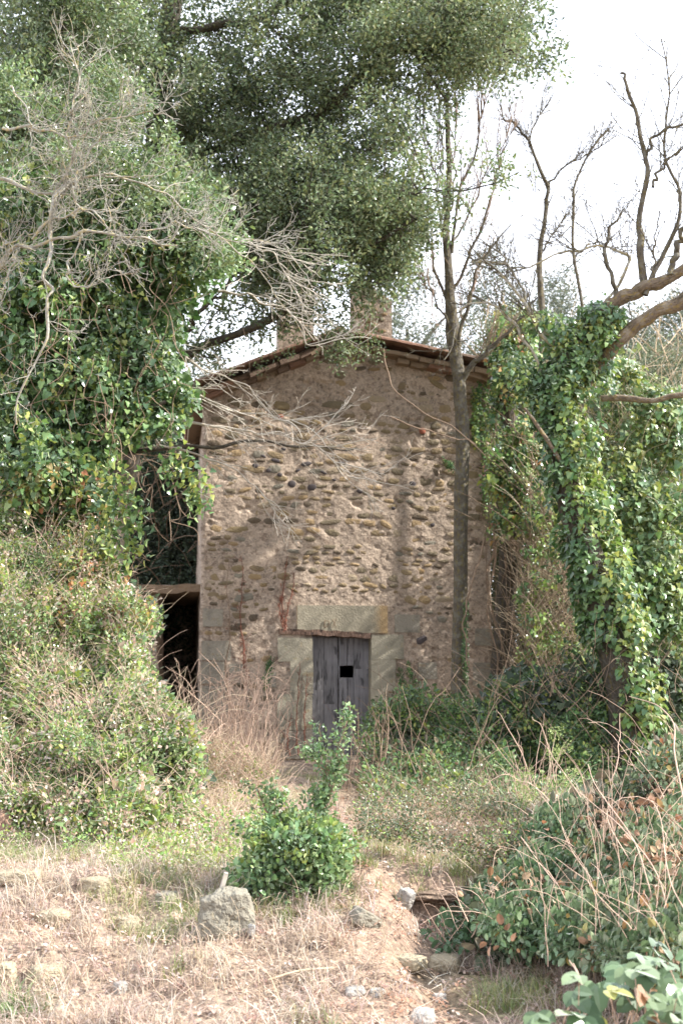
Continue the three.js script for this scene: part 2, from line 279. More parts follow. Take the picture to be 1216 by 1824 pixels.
const G = { // linear leaf colours
  oak: [[0.105, 0.145, 0.05], [0.15, 0.19, 0.06], [0.075, 0.105, 0.04], [0.175, 0.21, 0.085]],
  ivy: [[0.055, 0.135, 0.03], [0.085, 0.18, 0.04], [0.035, 0.09, 0.026], [0.12, 0.23, 0.05]],
  lime: [[0.23, 0.33, 0.06], [0.17, 0.28, 0.065], [0.3, 0.34, 0.07]],  // new growth, also sunlit and backlit leaves with the light put into the colour
  autumn: [[0.42, 0.3, 0.08], [0.4, 0.17, 0.08], [0.3, 0.28, 0.08]],
  bramble: [[0.08, 0.15, 0.055], [0.13, 0.2, 0.08], [0.19, 0.25, 0.13], [0.1, 0.15, 0.07]],
  dark: [[0.035, 0.06, 0.028], [0.05, 0.085, 0.03], [0.03, 0.05, 0.025]],  // crown interiors and gaps: shade put into the leaf colour
  hazy: [[0.12, 0.14, 0.09], [0.16, 0.17, 0.11], [0.1, 0.125, 0.085]],  // distance haze mixed into the leaf colour
  straw: [[0.46, 0.36, 0.26], [0.53, 0.45, 0.34], [0.34, 0.24, 0.18], [0.48, 0.34, 0.29]],
  litter: [[0.46, 0.32, 0.25], [0.56, 0.44, 0.36], [0.34, 0.2, 0.16], [0.64, 0.53, 0.46]],
  grass: [[0.22, 0.27, 0.08], [0.3, 0.31, 0.11], [0.16, 0.23, 0.06], [0.36, 0.33, 0.14]],
};
// leaf geometries, in metres
const S = {
  oak: sprig('oval', 15, 0.058, 0.8, 0.15, 5), oakFar: sprig('plain', 18, 0.07, 0.9, 0.28, 6), ivyPatch: patch('ivy', 9, 0.066, 0.26, 7, 1.5), ivySmall: patch('ivy', 8, 0.06, 0.2, 8, 1.1),
  ivySprig: sprig('ivy', 8, 0.075, 0.9, 0.15, 9, 0.8), bush: sprig('oval', 10, 0.034, 1.1, 0.06, 10, 0.6), bramble: sprig('oval', 6, 0.062, 1.15, 0.09, 11, 1.1), small: sprig('oval', 12, 0.032, 1, 0.09, 12, 0.6), bigLeaf: sprig('oval', 3, 0.078, 1.25, 0.055, 13, 1.4),
  straw: tuft(14, 0.16, 0.06, 1.1, 0.0022, 14), strawFlat: tuft(12, 0.15, 0.07, 2.2, 0.0022, 15), grass: tuft(16, 0.13, 0.05, 0.9, 0.0026, 16), litter: sprig('oval', 7, 0.036, 1.1, 0.07, 17, 2.5), blade: tuft(9, 0.4, 0.06, 1.4, 0.006, 18), flower: sprig('plain', 16, 0.014, 1, 0.035, 19, 0.2),
};

// ---------------------------------------------------------------- ground
function table(t, d) { if (d <= t[0][0]) return t[0][1]; for (let i = 1; i < t.length; i++) if (d < t[i][0]) { const a = t[i - 1], b = t[i], u = (d - a[0]) / (b[0] - a[0]); return lerp(a[1], b[1], u * u * (3 - 2 * u) * 0.5 + u * 0.5); } return t[t.length - 1][1]; }
const MAIN = [[-20, -0.4], [0, 0], [3.2, 0.02], [5, 0.325], [5.6, 0.485], [6.6, 0.65], [8.5, 0.62], [12, 0.6], [18.8, 0.6], [24, 1.0], [40, 2.2], [90, 3]];
const RIGHT = [[-20, -0.4], [0, 0], [3.2, -0.02], [5, 0.25], [5.8, 0.33], [6.55, 0.4], [6.75, 0.62], [8.5, 0.62], [12, 0.6], [18.8, 0.6], [24, 1.0], [40, 2.2], [90, 3]];
function ground(x, d) {
  let h = lerp(table(MAIN, d), table(RIGHT, d), sstep(0.15, 0.45, x + 0.12 * (noise(d * 3, 5) - 0.5)));
  h += sstep(-1.0, -2.7, x) * sstep(8.0, 11, d) * (1 - sstep(12.2, 15.5, d)) * 1.25 + sstep(-2.4, -6, x) * sstep(7, 12, d) * 1.2;
  h += sstep(0.75, 1.7, x) * sstep(3.6, 5, d) * (1 - sstep(8, 10, d)) * 0.3 + sstep(2.6, 7, x) * sstep(6, 14, d) * 1.2;
  const near = sstep(40, 12, Math.abs(d)) * sstep(14, 6, Math.abs(x));
  h += near * (0.1 * (fbm(x * 1.6, d * 1.6, 3) - 0.5) + 0.13 * sstep(9, 6.5, d) * (fbm(x * 3.2, d * 3.2, 18, 3) - 0.5) + 0.08 * (fbm(x * 6, d * 6, 8, 4) - 0.5)) + (1 - near) * 1.5 * (fbm(x * 0.03, d * 0.03, 5) - 0.5);
  return h;
}
const onG = (x, d, up = 0) => V(x, ground(x, d) + up, -d);
// where the line of sight of (px, py) meets the ground
function hit(px, py) { let d = 3; for (; d < 40; d += 0.02) { const p = P(px, py, d); if (p.y <= ground(p.x, d)) break; } const p = P(px, py, d); return p; }
{
  const axis = (c0, c1, st, far, n) => { const a = []; for (let v = c0; v <= c1 + 1e-6; v += st) a.push(v); let s = st, l = c0, r = c1; const L = [], Rr = []; for (let k = 0; k < n; k++) { s *= 1.28; l -= s; r += s; if (r - c1 > far) break; L.push(l); Rr.push(r); } return [...L.reverse(), ...a, ...Rr]; };
  const xs = axis(-3.6, 3.6, 0.045, 900, 60), ds = axis(3, 19, 0.045, 1400, 60), p = [], uv = [], c = [], ix = [];
  for (const d of ds) for (const x of xs) {
    p.push(x, ground(x, d), -d); uv.push(x, d);
    const g = sstep(0.55, 0.7, fbm(x * 0.9 + 3, d * 0.9, 2)), dirt = sstep(0.45, 0.1, Math.abs(x - table([[4, 0], [5.3, 0.22], [6.3, 0.32], [8, 0.2], [12, 0], [19, 0]], d))) * (0.6 + 0.5 * noise(x * 4, d * 4));
    let k = [0.85, 0.76, 0.7]; k = k.map((v, i) => lerp(v, [0.8, 0.85, 0.55][i], g * 0.7)); k = k.map((v, i) => lerp(v, [0.75, 0.62, 0.55][i], dirt * 0.8)); c.push(...k);
  }
  const w = xs.length; for (let j = 0; j < ds.length - 1; j++) for (let i = 0; i < w - 1; i++) { const a = j * w + i; ix.push(a, a + 1, a + w, a + 1, a + w + 1, a + w); }
  const g = new THREE.BufferGeometry(); g.setAttribute('position', new THREE.Float32BufferAttribute(p, 3)); g.setAttribute('uv', new THREE.Float32BufferAttribute(uv, 2)); g.setAttribute('color', new THREE.Float32BufferAttribute(c, 3)); g.setIndex(ix); g.computeVertexNormals();
  put(new THREE.Mesh(g, M.soil), 'ground').userData = { kind: 'structure', label: 'uneven earthen bank and terrace in front of the chapel', category: 'ground' };
}

// ---------------------------------------------------------------- the chapel
const YAW = 8 * Math.PI / 180, DF = 18.8, ORG = P(608, 1350, DF); ORG.y = 0.6;
const nrm = V(Math.sin(YAW), 0, Math.cos(YAW)), ux = V(Math.cos(YAW), 0, -Math.sin(YAW));
// (u, v) on the front of the chapel, or on a plane z in front of it, seen at (px, py)
function FP(px, py, z = 0) { const e = V(0, EYE, 0), d = P(px, py, 1).sub(e), o = ORG.clone().addScaledVector(nrm, z), t = o.sub(e).dot(nrm) / d.dot(nrm), q = e.addScaledVector(d, t).sub(ORG); return [q.dot(ux), q.y]; }
const chapel = thing('stone_chapel', 'small rubble stone chapel with a plank door, tiled gable roof and broken bell gable', 'chapel', ORG);
chapel.rotation.y = YAW;
const cpart = (name, geo, mat, parent = chapel, kind) => { const m = put(new THREE.Mesh(geo, mat), name, parent, false); if (kind) m.userData.kind = kind; return m; };
const [uL] = FP(358, 1000), [uR] = FP(874, 1000), vTL = FP(358, 694)[1], [uA, vA] = FP(606, 608), vTR = FP(868, 672)[1];
const vTop = (u) => u < uA ? lerp(vTL, vA, (u - uL) / (uA - uL)) : lerp(vA, vTR, (u - uA) / (uR - uA));
const dL = FP(556, 1200)[0], dR = FP(661, 1200)[0], dT = FP(608, 1131)[1], LEN = 8, TH = 0.55;
{
  const R = rng(21), gs = [];
  // front skin: a sheet of lumpy mortar with the door left open
  const nx = 200, ny = 300, p = [], uv = [], ix = [], pos = (i, j) => { let u = lerp(uL, uR, i / nx); const v = lerp(-0.6, vTop(u), j / ny); return [u, v]; };
  for (let j = 0; j <= ny; j++) for (let i = 0; i <= nx; i++) {
    let [u, v] = pos(i, j), z = 0.045 * (fbm(u * 3, v * 3, 1) - 0.5) + 0.02 * (fbm(u * 11, v * 14, 2, 3) - 0.5); z -= 0.035 * sstep(0.64, 0.76, fbm(u * 7, v * 11, 12, 3)) * sstep(0.35, 0.6, fbm(u * 1.3, v * 1.3, 15, 2));
    const e = 0.05 * (fbm(1, v * 4, 4) - 0.4); if (i === 0) { u += 0.03 - e; z = -0.3; } else if (i === nx) { u += e - 0.03; z = -0.3; } else if (i === 1) { u = uL - e; z -= 0.03; } else if (i === nx - 1) { u = uR + e; z -= 0.03; }
    p.push(u, v, z); uv.push(u + (i === 0 ? -0.3 : i === nx ? 0.3 : 0), v);
  }
  for (let j = 0; j < ny; j++) for (let i = 0; i < nx; i++) { const [u, v] = pos(i + 0.5, j + 0.5); if (u > dL - 0.02 && u < dR + 0.02 && v < dT + 0.02) continue; const a = j * (nx + 1) + i; ix.push(a, a + 1, a + nx + 1, a + 1, a + nx + 2, a + nx + 1); }
  const skin = new THREE.BufferGeometry(); skin.setAttribute('position', new THREE.Float32BufferAttribute(p, 3)); skin.setAttribute('uv', new THREE.Float32BufferAttribute(uv, 2)); skin.setIndex(ix); skin.computeVertexNormals(); gs.push(skin.toNonIndexed());
  // the thickness behind it
  const ex = (pts, z0, z1) => { const s = new THREE.Shape(pts.map((a) => new THREE.Vector2(...a))); return boxUV(new THREE.ExtrudeGeometry(s, { depth: z1 - z0, bevelEnabled: false }).translate(0, 0, z0)); };
  gs.push(ex([[uL + 0.06, -0.6], [dL - 0.05, -0.6], [dL - 0.05, dT + 0.05], [dR + 0.05, dT + 0.05], [dR + 0.05, -0.6], [uR - 0.06, -0.6], [uR - 0.06, vTop(uR) - 0.03], [uA, vA - 0.03], [uL + 0.06, vTop(uL) - 0.03]], -TH, -0.06));
  const wall = cpart('front_wall', mergeGeometries(gs), M.mortar);
  // side and back walls
  const side = (u0, u1, top, name) => cpart(name, roughen(boxG(u0, u1, -0.6, top, -LEN, -TH - 0.002, 0.15), 0.035, 4, u0), M.mortar);
  side(uL + 0.04, uL + 0.55, vTL - 0.05, 'side_wall'); side(uR - 0.55, uR - 0.04, vTR - 0.05, 'side_wall');
  cpart('back_wall', ex([[uL + 0.05, -0.6], [uR - 0.05, -0.6], [uR - 0.05, vTR - 0.06], [uA, vA - 0.05], [uL + 0.05, vTL - 0.06]], -LEN - 0.5, -LEN - 0.003), M.mortar);

  // dressed blocks round the door
  const block = (name, x0, y0, x1, y1, mat, z = 0.03, deep = 0.3, parent = chapel) => { const a = FP(x0, y1, z), b = FP(x1, y0, z); return cpart(name, roughen(boxG(a[0], b[0], a[1], b[1], -deep, z, 0.09), 0.012, 5, x0 + y0), mat, parent); };
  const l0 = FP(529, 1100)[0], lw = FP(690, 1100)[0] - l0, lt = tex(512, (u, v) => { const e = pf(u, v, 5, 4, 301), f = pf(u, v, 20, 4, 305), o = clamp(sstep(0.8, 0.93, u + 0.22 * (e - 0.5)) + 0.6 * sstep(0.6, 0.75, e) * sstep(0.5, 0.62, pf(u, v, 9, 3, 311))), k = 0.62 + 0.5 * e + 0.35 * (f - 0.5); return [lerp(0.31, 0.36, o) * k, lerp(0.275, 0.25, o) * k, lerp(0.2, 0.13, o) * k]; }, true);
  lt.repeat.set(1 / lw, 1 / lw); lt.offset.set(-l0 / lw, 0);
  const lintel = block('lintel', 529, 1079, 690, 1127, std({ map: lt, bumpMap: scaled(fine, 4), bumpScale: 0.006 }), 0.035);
  // two worn letters cut into the lintel, as thin dark strokes
  const cut = new MB(), st = (list) => { const pts = list.map(([x, y]) => { const [u, v] = FP(x, y, 0.035); return V(u, v, 0.05); }); cut.tube(pts.length > 2 ? spline(pts, 14) : pts, 0.006, 5); };
  st([[578, 1105], [577, 1117]]); st([[578, 1105], [585, 1107], [586, 1113], [577, 1118]]); st([[592, 1103], [598, 1117]]); st([[599, 1101], [592, 1118]]);
  const letters = cpart('carved_letters', cut.geo(), M.slab, lintel);
  for (const [a, b, c, d, m] of [[495, 1136, 557, 1178, 'dressed'], [516, 1179, 557.5, 1236, 'dressed'], [494, 1237, 556.5, 1300, 'dressed'], [500, 1301, 557, 1352, 'dressedGrey'], [661, 1131, 719, 1174, 'dressed'], [660.5, 1175, 704, 1252, 'dressed'], [661, 1253, 716, 1310, 'dressed'], [660.5, 1311, 700, 1352, 'dressedGrey']]) block('jamb_stone', a, b, c, d, M[m], 0.025, 0.34);
  cpart('threshold', roughen(boxG(dL - 0.1, dR + 0.1, -0.3, FP(608, 1346)[1], -0.4, 0.06, 0.09), 0.012, 5, 4), M.dressedGrey);
  // quoins and large grey blocks
  const big = [[359, 1142, 412, 1176], [358, 1178, 400, 1218], [359, 1222, 408, 1290], [361, 1085, 398, 1116], [408, 1183, 432, 1200], [703, 1095, 748, 1126], [842, 1180, 874, 1222], [846, 1120, 876, 1150], [744, 1180, 778, 1210], [470, 1195, 492, 1225]];
  for (const q of big) block('quoin', q[0], q[1], q[2], q[3], M.dressedGrey, 0.02, 0.25);
  // rotten timber under the lintel
  { const a = FP(497, 1123, 0.06), b = FP(662, 1131, 0.06), L = Math.hypot(b[0] - a[0], b[1] - a[1]); cpart('timber_beam', roughen(boxG(0, L, -0.045, 0.035, -0.16, 0, 0.05), 0.022, 7, 9).rotateZ(Math.atan2(b[1] - a[1], b[0] - a[0])).translate(a[0], a[1], 0.045), M.beam); }
  // plank door with a square opening
  const door = new THREE.Group(); door.name = 'door'; chapel.add(door);
  const hx0 = FP(608, 1195)[0], hx1 = FP(630, 1195)[0], hy0 = FP(608, 1207)[1], hy1 = FP(608, 1185)[1], dB = FP(608, 1345)[1], edges = [dL + 0.01, lerp(dL, dR, 0.22), lerp(dL, dR, 0.46), hx0 - 0.02, (hx0 + hx1) / 2 + 0.02, hx1 + 0.02, dR - 0.01].sort((a, b) => a - b);
  let np = 0; const plank = (u0, u1, v0, v1) => { if (u1 - u0 < 0.02 || v1 - v0 < 0.02) return; const g = roughen(boxG(u0 + 0.004, u1 - 0.004, v0, v1, -0.2 - 0.006 * (np % 3), -0.16 - 0.006 * (np % 3), 0.06), 0.006, 6, np * 3); const q = g.attributes.uv; for (let i = 0; i < q.count; i++) q.setXY(i, q.getX(i) + np * 0.37, q.getY(i) + np * 0.21); np++; cpart('plank', g, M.plank, door); };
  for (let i = 0; i < edges.length - 1; i++) { const u0 = edges[i], u1 = edges[i + 1], m = (u0 + u1) / 2; if (m > hx0 - 0.03 && m < hx1 + 0.03) { const a = Math.max(u0, hx0), b = Math.min(u1, hx1); plank(u0, u1, dB, hy0); plank(u0, u1, hy1, dT - 0.02 * (i % 2)); if (u0 < hx0 - 0.005) plank(u0, hx0, hy0 + 0.001, hy1 - 0.001); if (u1 > hx1 + 0.005) plank(hx1, u1, hy0 + 0.001, hy1 - 0.001); } else plank(u0, u1, dB, dT - 0.03 * (i % 3 === 1)); }
  for (const v of [dB + 0.3, dT - 0.3]) cpart('batten', boxUV(boxG(dL + 0.03, hx0 - 0.03, v - 0.06, v + 0.06, -0.25, -0.2285)), M.plank, door);

  // rubble stones bedded in the mortar
  const shape = (seed) => { // a low dome of about 30 triangles
    const Q = rng(seed), n = 9, r = Array.from({ length: n }, () => 0.8 + 0.3 * Q()), p = [], ix = [], ring = (s, z) => { for (let k = 0; k < n; k++) { const a = k / n * 6.2832, c = Math.cos(a), e = Math.sin(a), q = Math.pow(Math.abs(c), 3.2) + Math.pow(Math.abs(e), 3.2), t = r[k] * s * Math.pow(q, -1 / 3.2); p.push(t * c, t * e, z + (Q() - 0.5) * 0.25 * (s < 0.9)); } };
    ring(1, -0.9); ring(0.9, 0.75); p.push(0.1, 0.1, 0.95);
    for (let k = 0; k < n; k++) { const b = (k + 1) % n; ix.push(k, b, n + b, k, n + b, n + k, n + k, n + b, 2 * n); }
    const g = new THREE.BufferGeometry(); g.setAttribute('position', new THREE.Float32BufferAttribute(p, 3)); g.setIndex(ix); g.computeVertexNormals(); const u = []; for (let i = 0; i < p.length; i += 3) u.push(p[i] * 0.14 + seed * 0.13, p[i + 1] * 0.06 + seed * 0.29); g.setAttribute('uv', new THREE.Float32BufferAttribute(u, 2)); return g;
  };
  const shapes = Array.from({ length: 14 }, (_, i) => shape(300 + i)), cols = [[0.21, 0.155, 0.09], [0.25, 0.185, 0.105], [0.17, 0.135, 0.085], [0.22, 0.165, 0.09], [0.29, 0.205, 0.11], [0.12, 0.09, 0.06], [0.31, 0.245, 0.165], [0.19, 0.17, 0.13]];
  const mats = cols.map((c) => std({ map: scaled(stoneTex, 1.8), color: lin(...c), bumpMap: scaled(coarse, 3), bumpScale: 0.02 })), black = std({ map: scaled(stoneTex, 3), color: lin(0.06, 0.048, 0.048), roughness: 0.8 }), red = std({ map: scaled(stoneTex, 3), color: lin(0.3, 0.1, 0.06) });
  const avoid = [[525, 1074, 694, 1130], [490, 1130, 724, 1352], ...big].map((q) => { const a = FP(q[0], q[3]), b = FP(q[2], q[1]); return [a[0] - 0.03, a[1] - 0.03, b[0] + 0.03, b[1] + 0.03]; }), list = [];
  for (let v = 0.05; v < vA - 0.1;) {
    const h = 0.06 + 0.09 * R();
    for (let u = uL + 0.05 + 0.1 * R(); u < uR - 0.1;) {
      const w = h * (1.2 + 2.2 * R() * R() + 0.6 * R()), uc = u + w / 2, vc = v + h / 2 + 0.05 * (fbm(uc * 1.2, v, 5) - 0.5) + (R() - 0.5) * 0.035; u += w + 0.02 + 0.07 * R() * R();
      if (uc + w / 2 > uR - 0.03 || vc + h / 2 > vTop(uc) - 0.05 || avoid.some((q) => uc + w / 2 > q[0] && uc - w / 2 < q[2] && vc + h / 2 > q[1] && vc - h / 2 < q[3])) continue;
      if (fbm(uc * 1.5 + 4, vc * 1.9, 9) < 0.37 + 0.07 * sstep(4.6, 5.8, vc) || R() < 0.16) continue;
      list.push([uc, vc, w * 0.52, h * (0.34 + 0.2 * R()), (R() - 0.5) * 0.45 + (R() < 0.1 ? (R() - 0.5) : 0), Math.floor(R() * 14), Math.floor(R() * 8), R()]);
    }
    v += h + 0.012;
  }
  const dark = [[545, 826, 22, 9], [520, 862, 16, 14], [490, 820, 18, 8], [478, 838, 10, 8], [556, 868, 18, 12], [468, 812, 14, 6], [610, 826, 18, 7], [735, 862, 14, 10], [752, 768, 12, 12], [640, 875, 12, 9], [498, 846, 9, 9], [576, 842, 14, 6], [530, 838, 10, 6], [595, 855, 8, 5], [750, 1140, 22, 14], [700, 905, 9, 7], [770, 935, 10, 8], [455, 830, 12, 9], [505, 800, 10, 6], [500, 742, 12, 9]];  // wall holes, their shade painted as black stones, and weathered patches
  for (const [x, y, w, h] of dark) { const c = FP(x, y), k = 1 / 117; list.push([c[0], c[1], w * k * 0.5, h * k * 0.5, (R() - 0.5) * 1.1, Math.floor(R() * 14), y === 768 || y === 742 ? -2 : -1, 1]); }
  list.sort((a, b) => (b[2] * b[3] + (b[6] < 0 ? 9 : 0)) - (a[2] * a[3] + (a[6] < 0 ? 9 : 0)));
  const rest = [];
  list.forEach(([u, v, sx, sy, rot, k, c, z], i) => {
    const m = new THREE.Mesh(shapes[k], c === -1 ? black : c === -2 ? red : mats[c]); m.position.set(u, v, -0.004 + 0.045 * (fbm(u * 3, v * 3, 1) - 0.5) + 0.014 * (z - 0.5)); m.rotation.set((R() - 0.5) * 0.12, (R() - 0.5) * 0.12, rot); m.scale.set(sx, sy, 0.009 + 0.005 * z);
    if (i < 298) { put(m, 'stone', wall, false); return; }
    m.updateMatrix(); const g = shapes[k].clone().applyMatrix4(m.matrix), col = cols[Math.max(0, c)], n = g.attributes.position.count, a = new Float32Array(n * 3); for (let j = 0; j < n; j++) a.set(col, j * 3); g.setAttribute('color', new THREE.BufferAttribute(a, 3)); rest.push(g);
  });
  if (rest.length) cpart('small_stones', mergeGeometries(rest), std({ map: scaled(stoneTex, 1.8), vertexColors: true, bumpMap: scaled(coarse, 3), bumpScale: 0.02 }), wall, 'stuff');

  // broken bell gable: two piers
  const pier = (pts, label) => { const q = pts.map(([x, y]) => FP(x, y, -0.1)), b = Math.min(...q.map((a) => a[1])) - 0.25; q[0][1] = b; q[q.length - 1][1] = b; const s = new THREE.Shape(q.map((a) => new THREE.Vector2(...a))); let g = new THREE.ExtrudeGeometry(s, { depth: 0.45, bevelEnabled: false, curveSegments: 1 }).translate(0, 0, -0.6);
    // subdivide by boxes: lumpy relief comes from the mortar bump and added stones
    const m = cpart('bell_gable_pier', boxUV(g), M.mortar); m.userData.label = label; return q; };
  const p1 = pier([[560, 612], [558, 500], [560, 440], [520, 432], [499, 440], [497, 520], [497, 612]], 'taller left pier of the bell gable, half hidden by leaves'), p2 = pier([[700, 612], [698, 534], [676, 518], [655, 500], [632, 492], [629, 612]], 'broken right pier of the bell gable with a sloping top');
  for (const [q, n] of [[[500, 450, 557, 590], 26], [[632, 505, 694, 590], 24]]) for (let k = 0; k < n; k++) { const x = lerp(q[0] + 6, q[2] - 6, R()), y = lerp(q[1], q[3], R()); if (q[0] > 600 && y < 500 + (x - 632) * 0.55) continue; const c = FP(x, y, -0.15), m = new THREE.Mesh(shapes[k % 14], mats[k % 8]); m.position.set(c[0], c[1], -0.156); m.scale.set(0.05 + 0.05 * R(), 0.025 + 0.02 * R(), 0.02); put(m, 'stone', chapel, false); }

  // roof: stone slabs under barrel tiles
  const roof = new THREE.Group(); roof.name = 'roof'; chapel.add(roof);
  const E1 = [uL - 0.2, FP(340, 692, 0.3)[1]], E2 = [uR + 0.16, FP(886, 654, 0.3)[1]], AP = [uA - 0.05, FP(590, 588, 0.3)[1] - 0.05];
  E1[1] = Math.max(E1[1], vTop(uL) - 0.1); E2[1] = Math.max(E2[1], vTop(uR) - 0.02);
  const half = (r, L, t) => { const g = new THREE.BufferGeometry(), p = [], ix = [], n = 6; for (const [y, rr] of [[0, r], [L, r * 0.8]]) for (const q of [rr, rr - t]) for (let k = 0; k <= n; k++) { const a = k / n * Math.PI; p.push(Math.cos(a) * q, y, Math.sin(a) * q * 0.75); } const w = n + 1; for (let k = 0; k < n; k++) { const f = (a, b, c, d) => ix.push(a, b, c, a, c, d); f(k, k + 1, 2 * w + k + 1, 2 * w + k); f(w + k + 1, w + k, 3 * w + k, 3 * w + k + 1); f(k + 1, k, w + k, w + k + 1); f(2 * w + k, 2 * w + k + 1, 3 * w + k + 1, 3 * w + k); } for (const k of [0, n]) ix.push(k, 2 * w + k, 3 * w + k, k, 3 * w + k, w + k); g.setAttribute('position', new THREE.Float32BufferAttribute(p, 3)); g.setIndex(ix); return boxUV((() => { const h = g.toNonIndexed(); h.computeVertexNormals(); return h; })()); };
  const tg = half(0.085, 0.46, 0.014), restT = [];
  for (const [A, E] of [[AP, E1], [AP, E2]]) {
    const dx = E[0] - A[0], dy = E[1] - A[1], L = Math.hypot(dx, dy), tx = dx / L, ty = dy / L, nx2 = -ty * Math.sign(tx), ny2 = Math.abs(tx), s = Math.sign(tx);
    // deck
    const sh = new THREE.Shape([[A[0], A[1] - 0.03], [E[0], E[1] - 0.03], [E[0] - s * 0.02, E[1] - 0.075], [A[0], A[1] - 0.09]].map((a) => new THREE.Vector2(...a)));
    cpart('roof_deck', boxUV(new THREE.ExtrudeGeometry(sh, { depth: LEN + 0.6, bevelEnabled: false }).translate(0, 0, -LEN - 0.5)), M.slab, roof);
    // uneven slabs along the verge
    for (let layer = 0; layer < 2; layer++) for (let k = 0, t = 0.02 + 0.15 * R(); t < L - 0.03; k++) {
      const w = 0.16 + 0.22 * R(), hh = 0.026 + 0.014 * R(), out = 0.31 - 0.09 * layer - 0.1 * R(), g = roughen(boxG(-w / 2, w / 2, -hh, hh, -0.42, out, 0.07), 0.022, 6, k + s * 7 + layer * 31), m = cpart('verge_slab', g, R() < 0.15 ? M.tile : R() < 0.5 ? M.tileDark : M.slab, roof);
      if (layer === 1 && R() < 0.2) { roof.remove(m); } m.position.set(A[0] + tx * (t + w / 2), A[1] + ty * (t + w / 2) - 0.112 - 0.068 * layer - 0.014 * R(), 0); m.rotation.z = Math.atan2(ty, tx) + (s < 0 ? Math.PI : 0) + (R() - 0.5) * 0.14; t += w + 0.012;
    }
    const B = new THREE.Matrix4().makeBasis(V(0, 0, -s), V(-tx, -ty, 0), V(nx2 * 1, ny2, 0)), q0 = new THREE.Quaternion().setFromRotationMatrix(B), n = Math.ceil(L / 0.36);
    for (let c = 0; c < Math.floor((LEN + 0.6) / 0.2); c++) for (let r = 0; r < n; r++) for (const pan of [0, 1]) {
      if (pan && c === 0) continue; const t = Math.min(L, (r + 1) * 0.36 + 0.06), lift = 0.012 + (pan ? 0.075 : 0.03) + 0.02;
      const m = new THREE.Mesh(tg, R() < 0.35 ? M.tileDark : M.tile); m.quaternion.copy(q0); if (pan) m.rotateY(Math.PI); m.rotateZ((R() - 0.5) * 0.09); m.rotateX(0.03 * (pan ? -1 : 1));
      m.position.set(A[0] + tx * t + nx2 * lift, A[1] + ty * t + ny2 * lift - 0.03, 0.3 - c * 0.2 + (pan ? 0.1 : 0) + (R() - 0.5) * 0.03);
      if (c < 5) put(m, 'roof_tile', roof, false); else { m.updateMatrix(); restT.push(tg.clone().applyMatrix4(m.matrix)); }
    }
    for (let c = 0; c < 18 && s > 0; c++) { const m = new THREE.Mesh(tg, M.tile); m.position.set(A[0], A[1] + 0.06, 0.34 - c * 0.4); m.quaternion.setFromRotationMatrix(new THREE.Matrix4().makeBasis(V(1, 0, 0), V(0, 0, -1), V(0, 1, 0))); put(m, 'ridge_tile', roof, false); }
  }
  cpart('far_tiles', mergeGeometries(restT), M.tile, roof, 'stuff');
}
const onWall = (px, py, z = 0.05) => { const [u, v] = FP(px, py, z); return ORG.clone().addScaledVector(ux, u).addScaledVector(nrm, z).setY(ORG.y + v); };

// low stone annex beside the chapel, its opening black
{
  const o = P(300, 1330, 20.2); o.y = ground(o.x, 20.2); const t = thing('stone_annex', 'low ruined stone annex with a slab roof and dark opening left of the chapel', 'outbuilding', o);
  const w = (name, g, m) => { const q = put(new THREE.Mesh(g, m), name, t, false); return q; }, top = P(330, 1058, 20.2).y - o.y;
  const xr = P(352, 1100, 20.2).x - o.x, xl = P(283, 1100, 20.2).x - o.x;
  w('wall', roughen(boxG(xl - 1.6, xl, -0.8, top, -0.5, 0, 0.12), 0.05, 4, 3), M.mortar); w('wall', roughen(boxG(xl - 1.6, xr + 0.35, -0.8, top, -3.6, -3.1, 0.15), 0.05, 4, 4), M.mortar); w('wall', roughen(boxG(xl - 1.6, xl - 1.1, -0.8, top - 0.01, -3.098, -0.502, 0.15), 0.05, 4, 5), M.mortar);
  w('roof_slab', roughen(boxG(xl - 1.75, xr + 0.12, top + 0.005, top + 0.13, -3.7, 0.22, 0.15), 0.05, 4, 6), M.slab);
}

// ---------------------------------------------------------------- trees
const TW = { seg: 0.12, curl: 0.16, up: 0.03, taper: 0.45, rmin: 0.003, kids: 4, ang: 0.75, ratio: 0.55, rr: 0.6 };
const UP = V(0, 1, 0), CAMDIR = V(0.1, 0.15, 1);
// leaves scattered through an outlined part of a crown, in clumps
function foliage(R, poly, n, d0, d1, geo, mat, cols, { size = 1, clump = 1.1, thr = 0.42, holes = [], seed = 0, patchy = false, out, ragged = 40 } = {}) {
  const L = new Leaves(geo, mat);
  const pts = within(R, poly, n, (x, y, r) => (typeof d0 === 'function' ? d0(x, y) : d0) + r() * (typeof d1 === 'function' ? d1(x, y) : d1 - d0), (p, x, y) => {
    if (ragged && !inPoly(x + ragged * 2.4 * (fbm(x * 0.03, y * 0.03, seed + 50, 3) - 0.5), y + ragged * 2.4 * (fbm(x * 0.03, y * 0.03, seed + 70, 3) - 0.5), poly)) return false;
    for (const h of holes) { const q = ((x - h[0]) / h[2]) ** 2 + ((y - h[1]) / (h[3] ?? h[2])) ** 2; if (q < 1 && R() > 0.04 + 0.5 * q * q) return false; }
    return fbm(p.x * clump + seed, p.y * clump, p.z * clump + seed, 3) > thr + 0.08 * (R() - 0.5);
  });
  for (const p of pts) {
    const c = pick(R, typeof cols === 'function' ? cols(p.px, p.py, R) : cols), k = 0.75 + 0.5 * fbm(p.x * 2.3, p.y * 2.3, p.z * 2.3 + 9, 2);
    const z = patchy ? CAMDIR.clone().multiplyScalar(0.7).add(out ?? V(0.35, 0.2, 0)).addScaledVector(randDir(R), 0.95) : randDir(R), up = patchy ? UP.clone().addScaledVector(randDir(R), 0.3) : randDir(R);
    L.add(p, z, up, size * (0.55 + 0.75 * R() * R() + 0.2 * R()), c.map((v) => v * k));
  }
  return L;
}

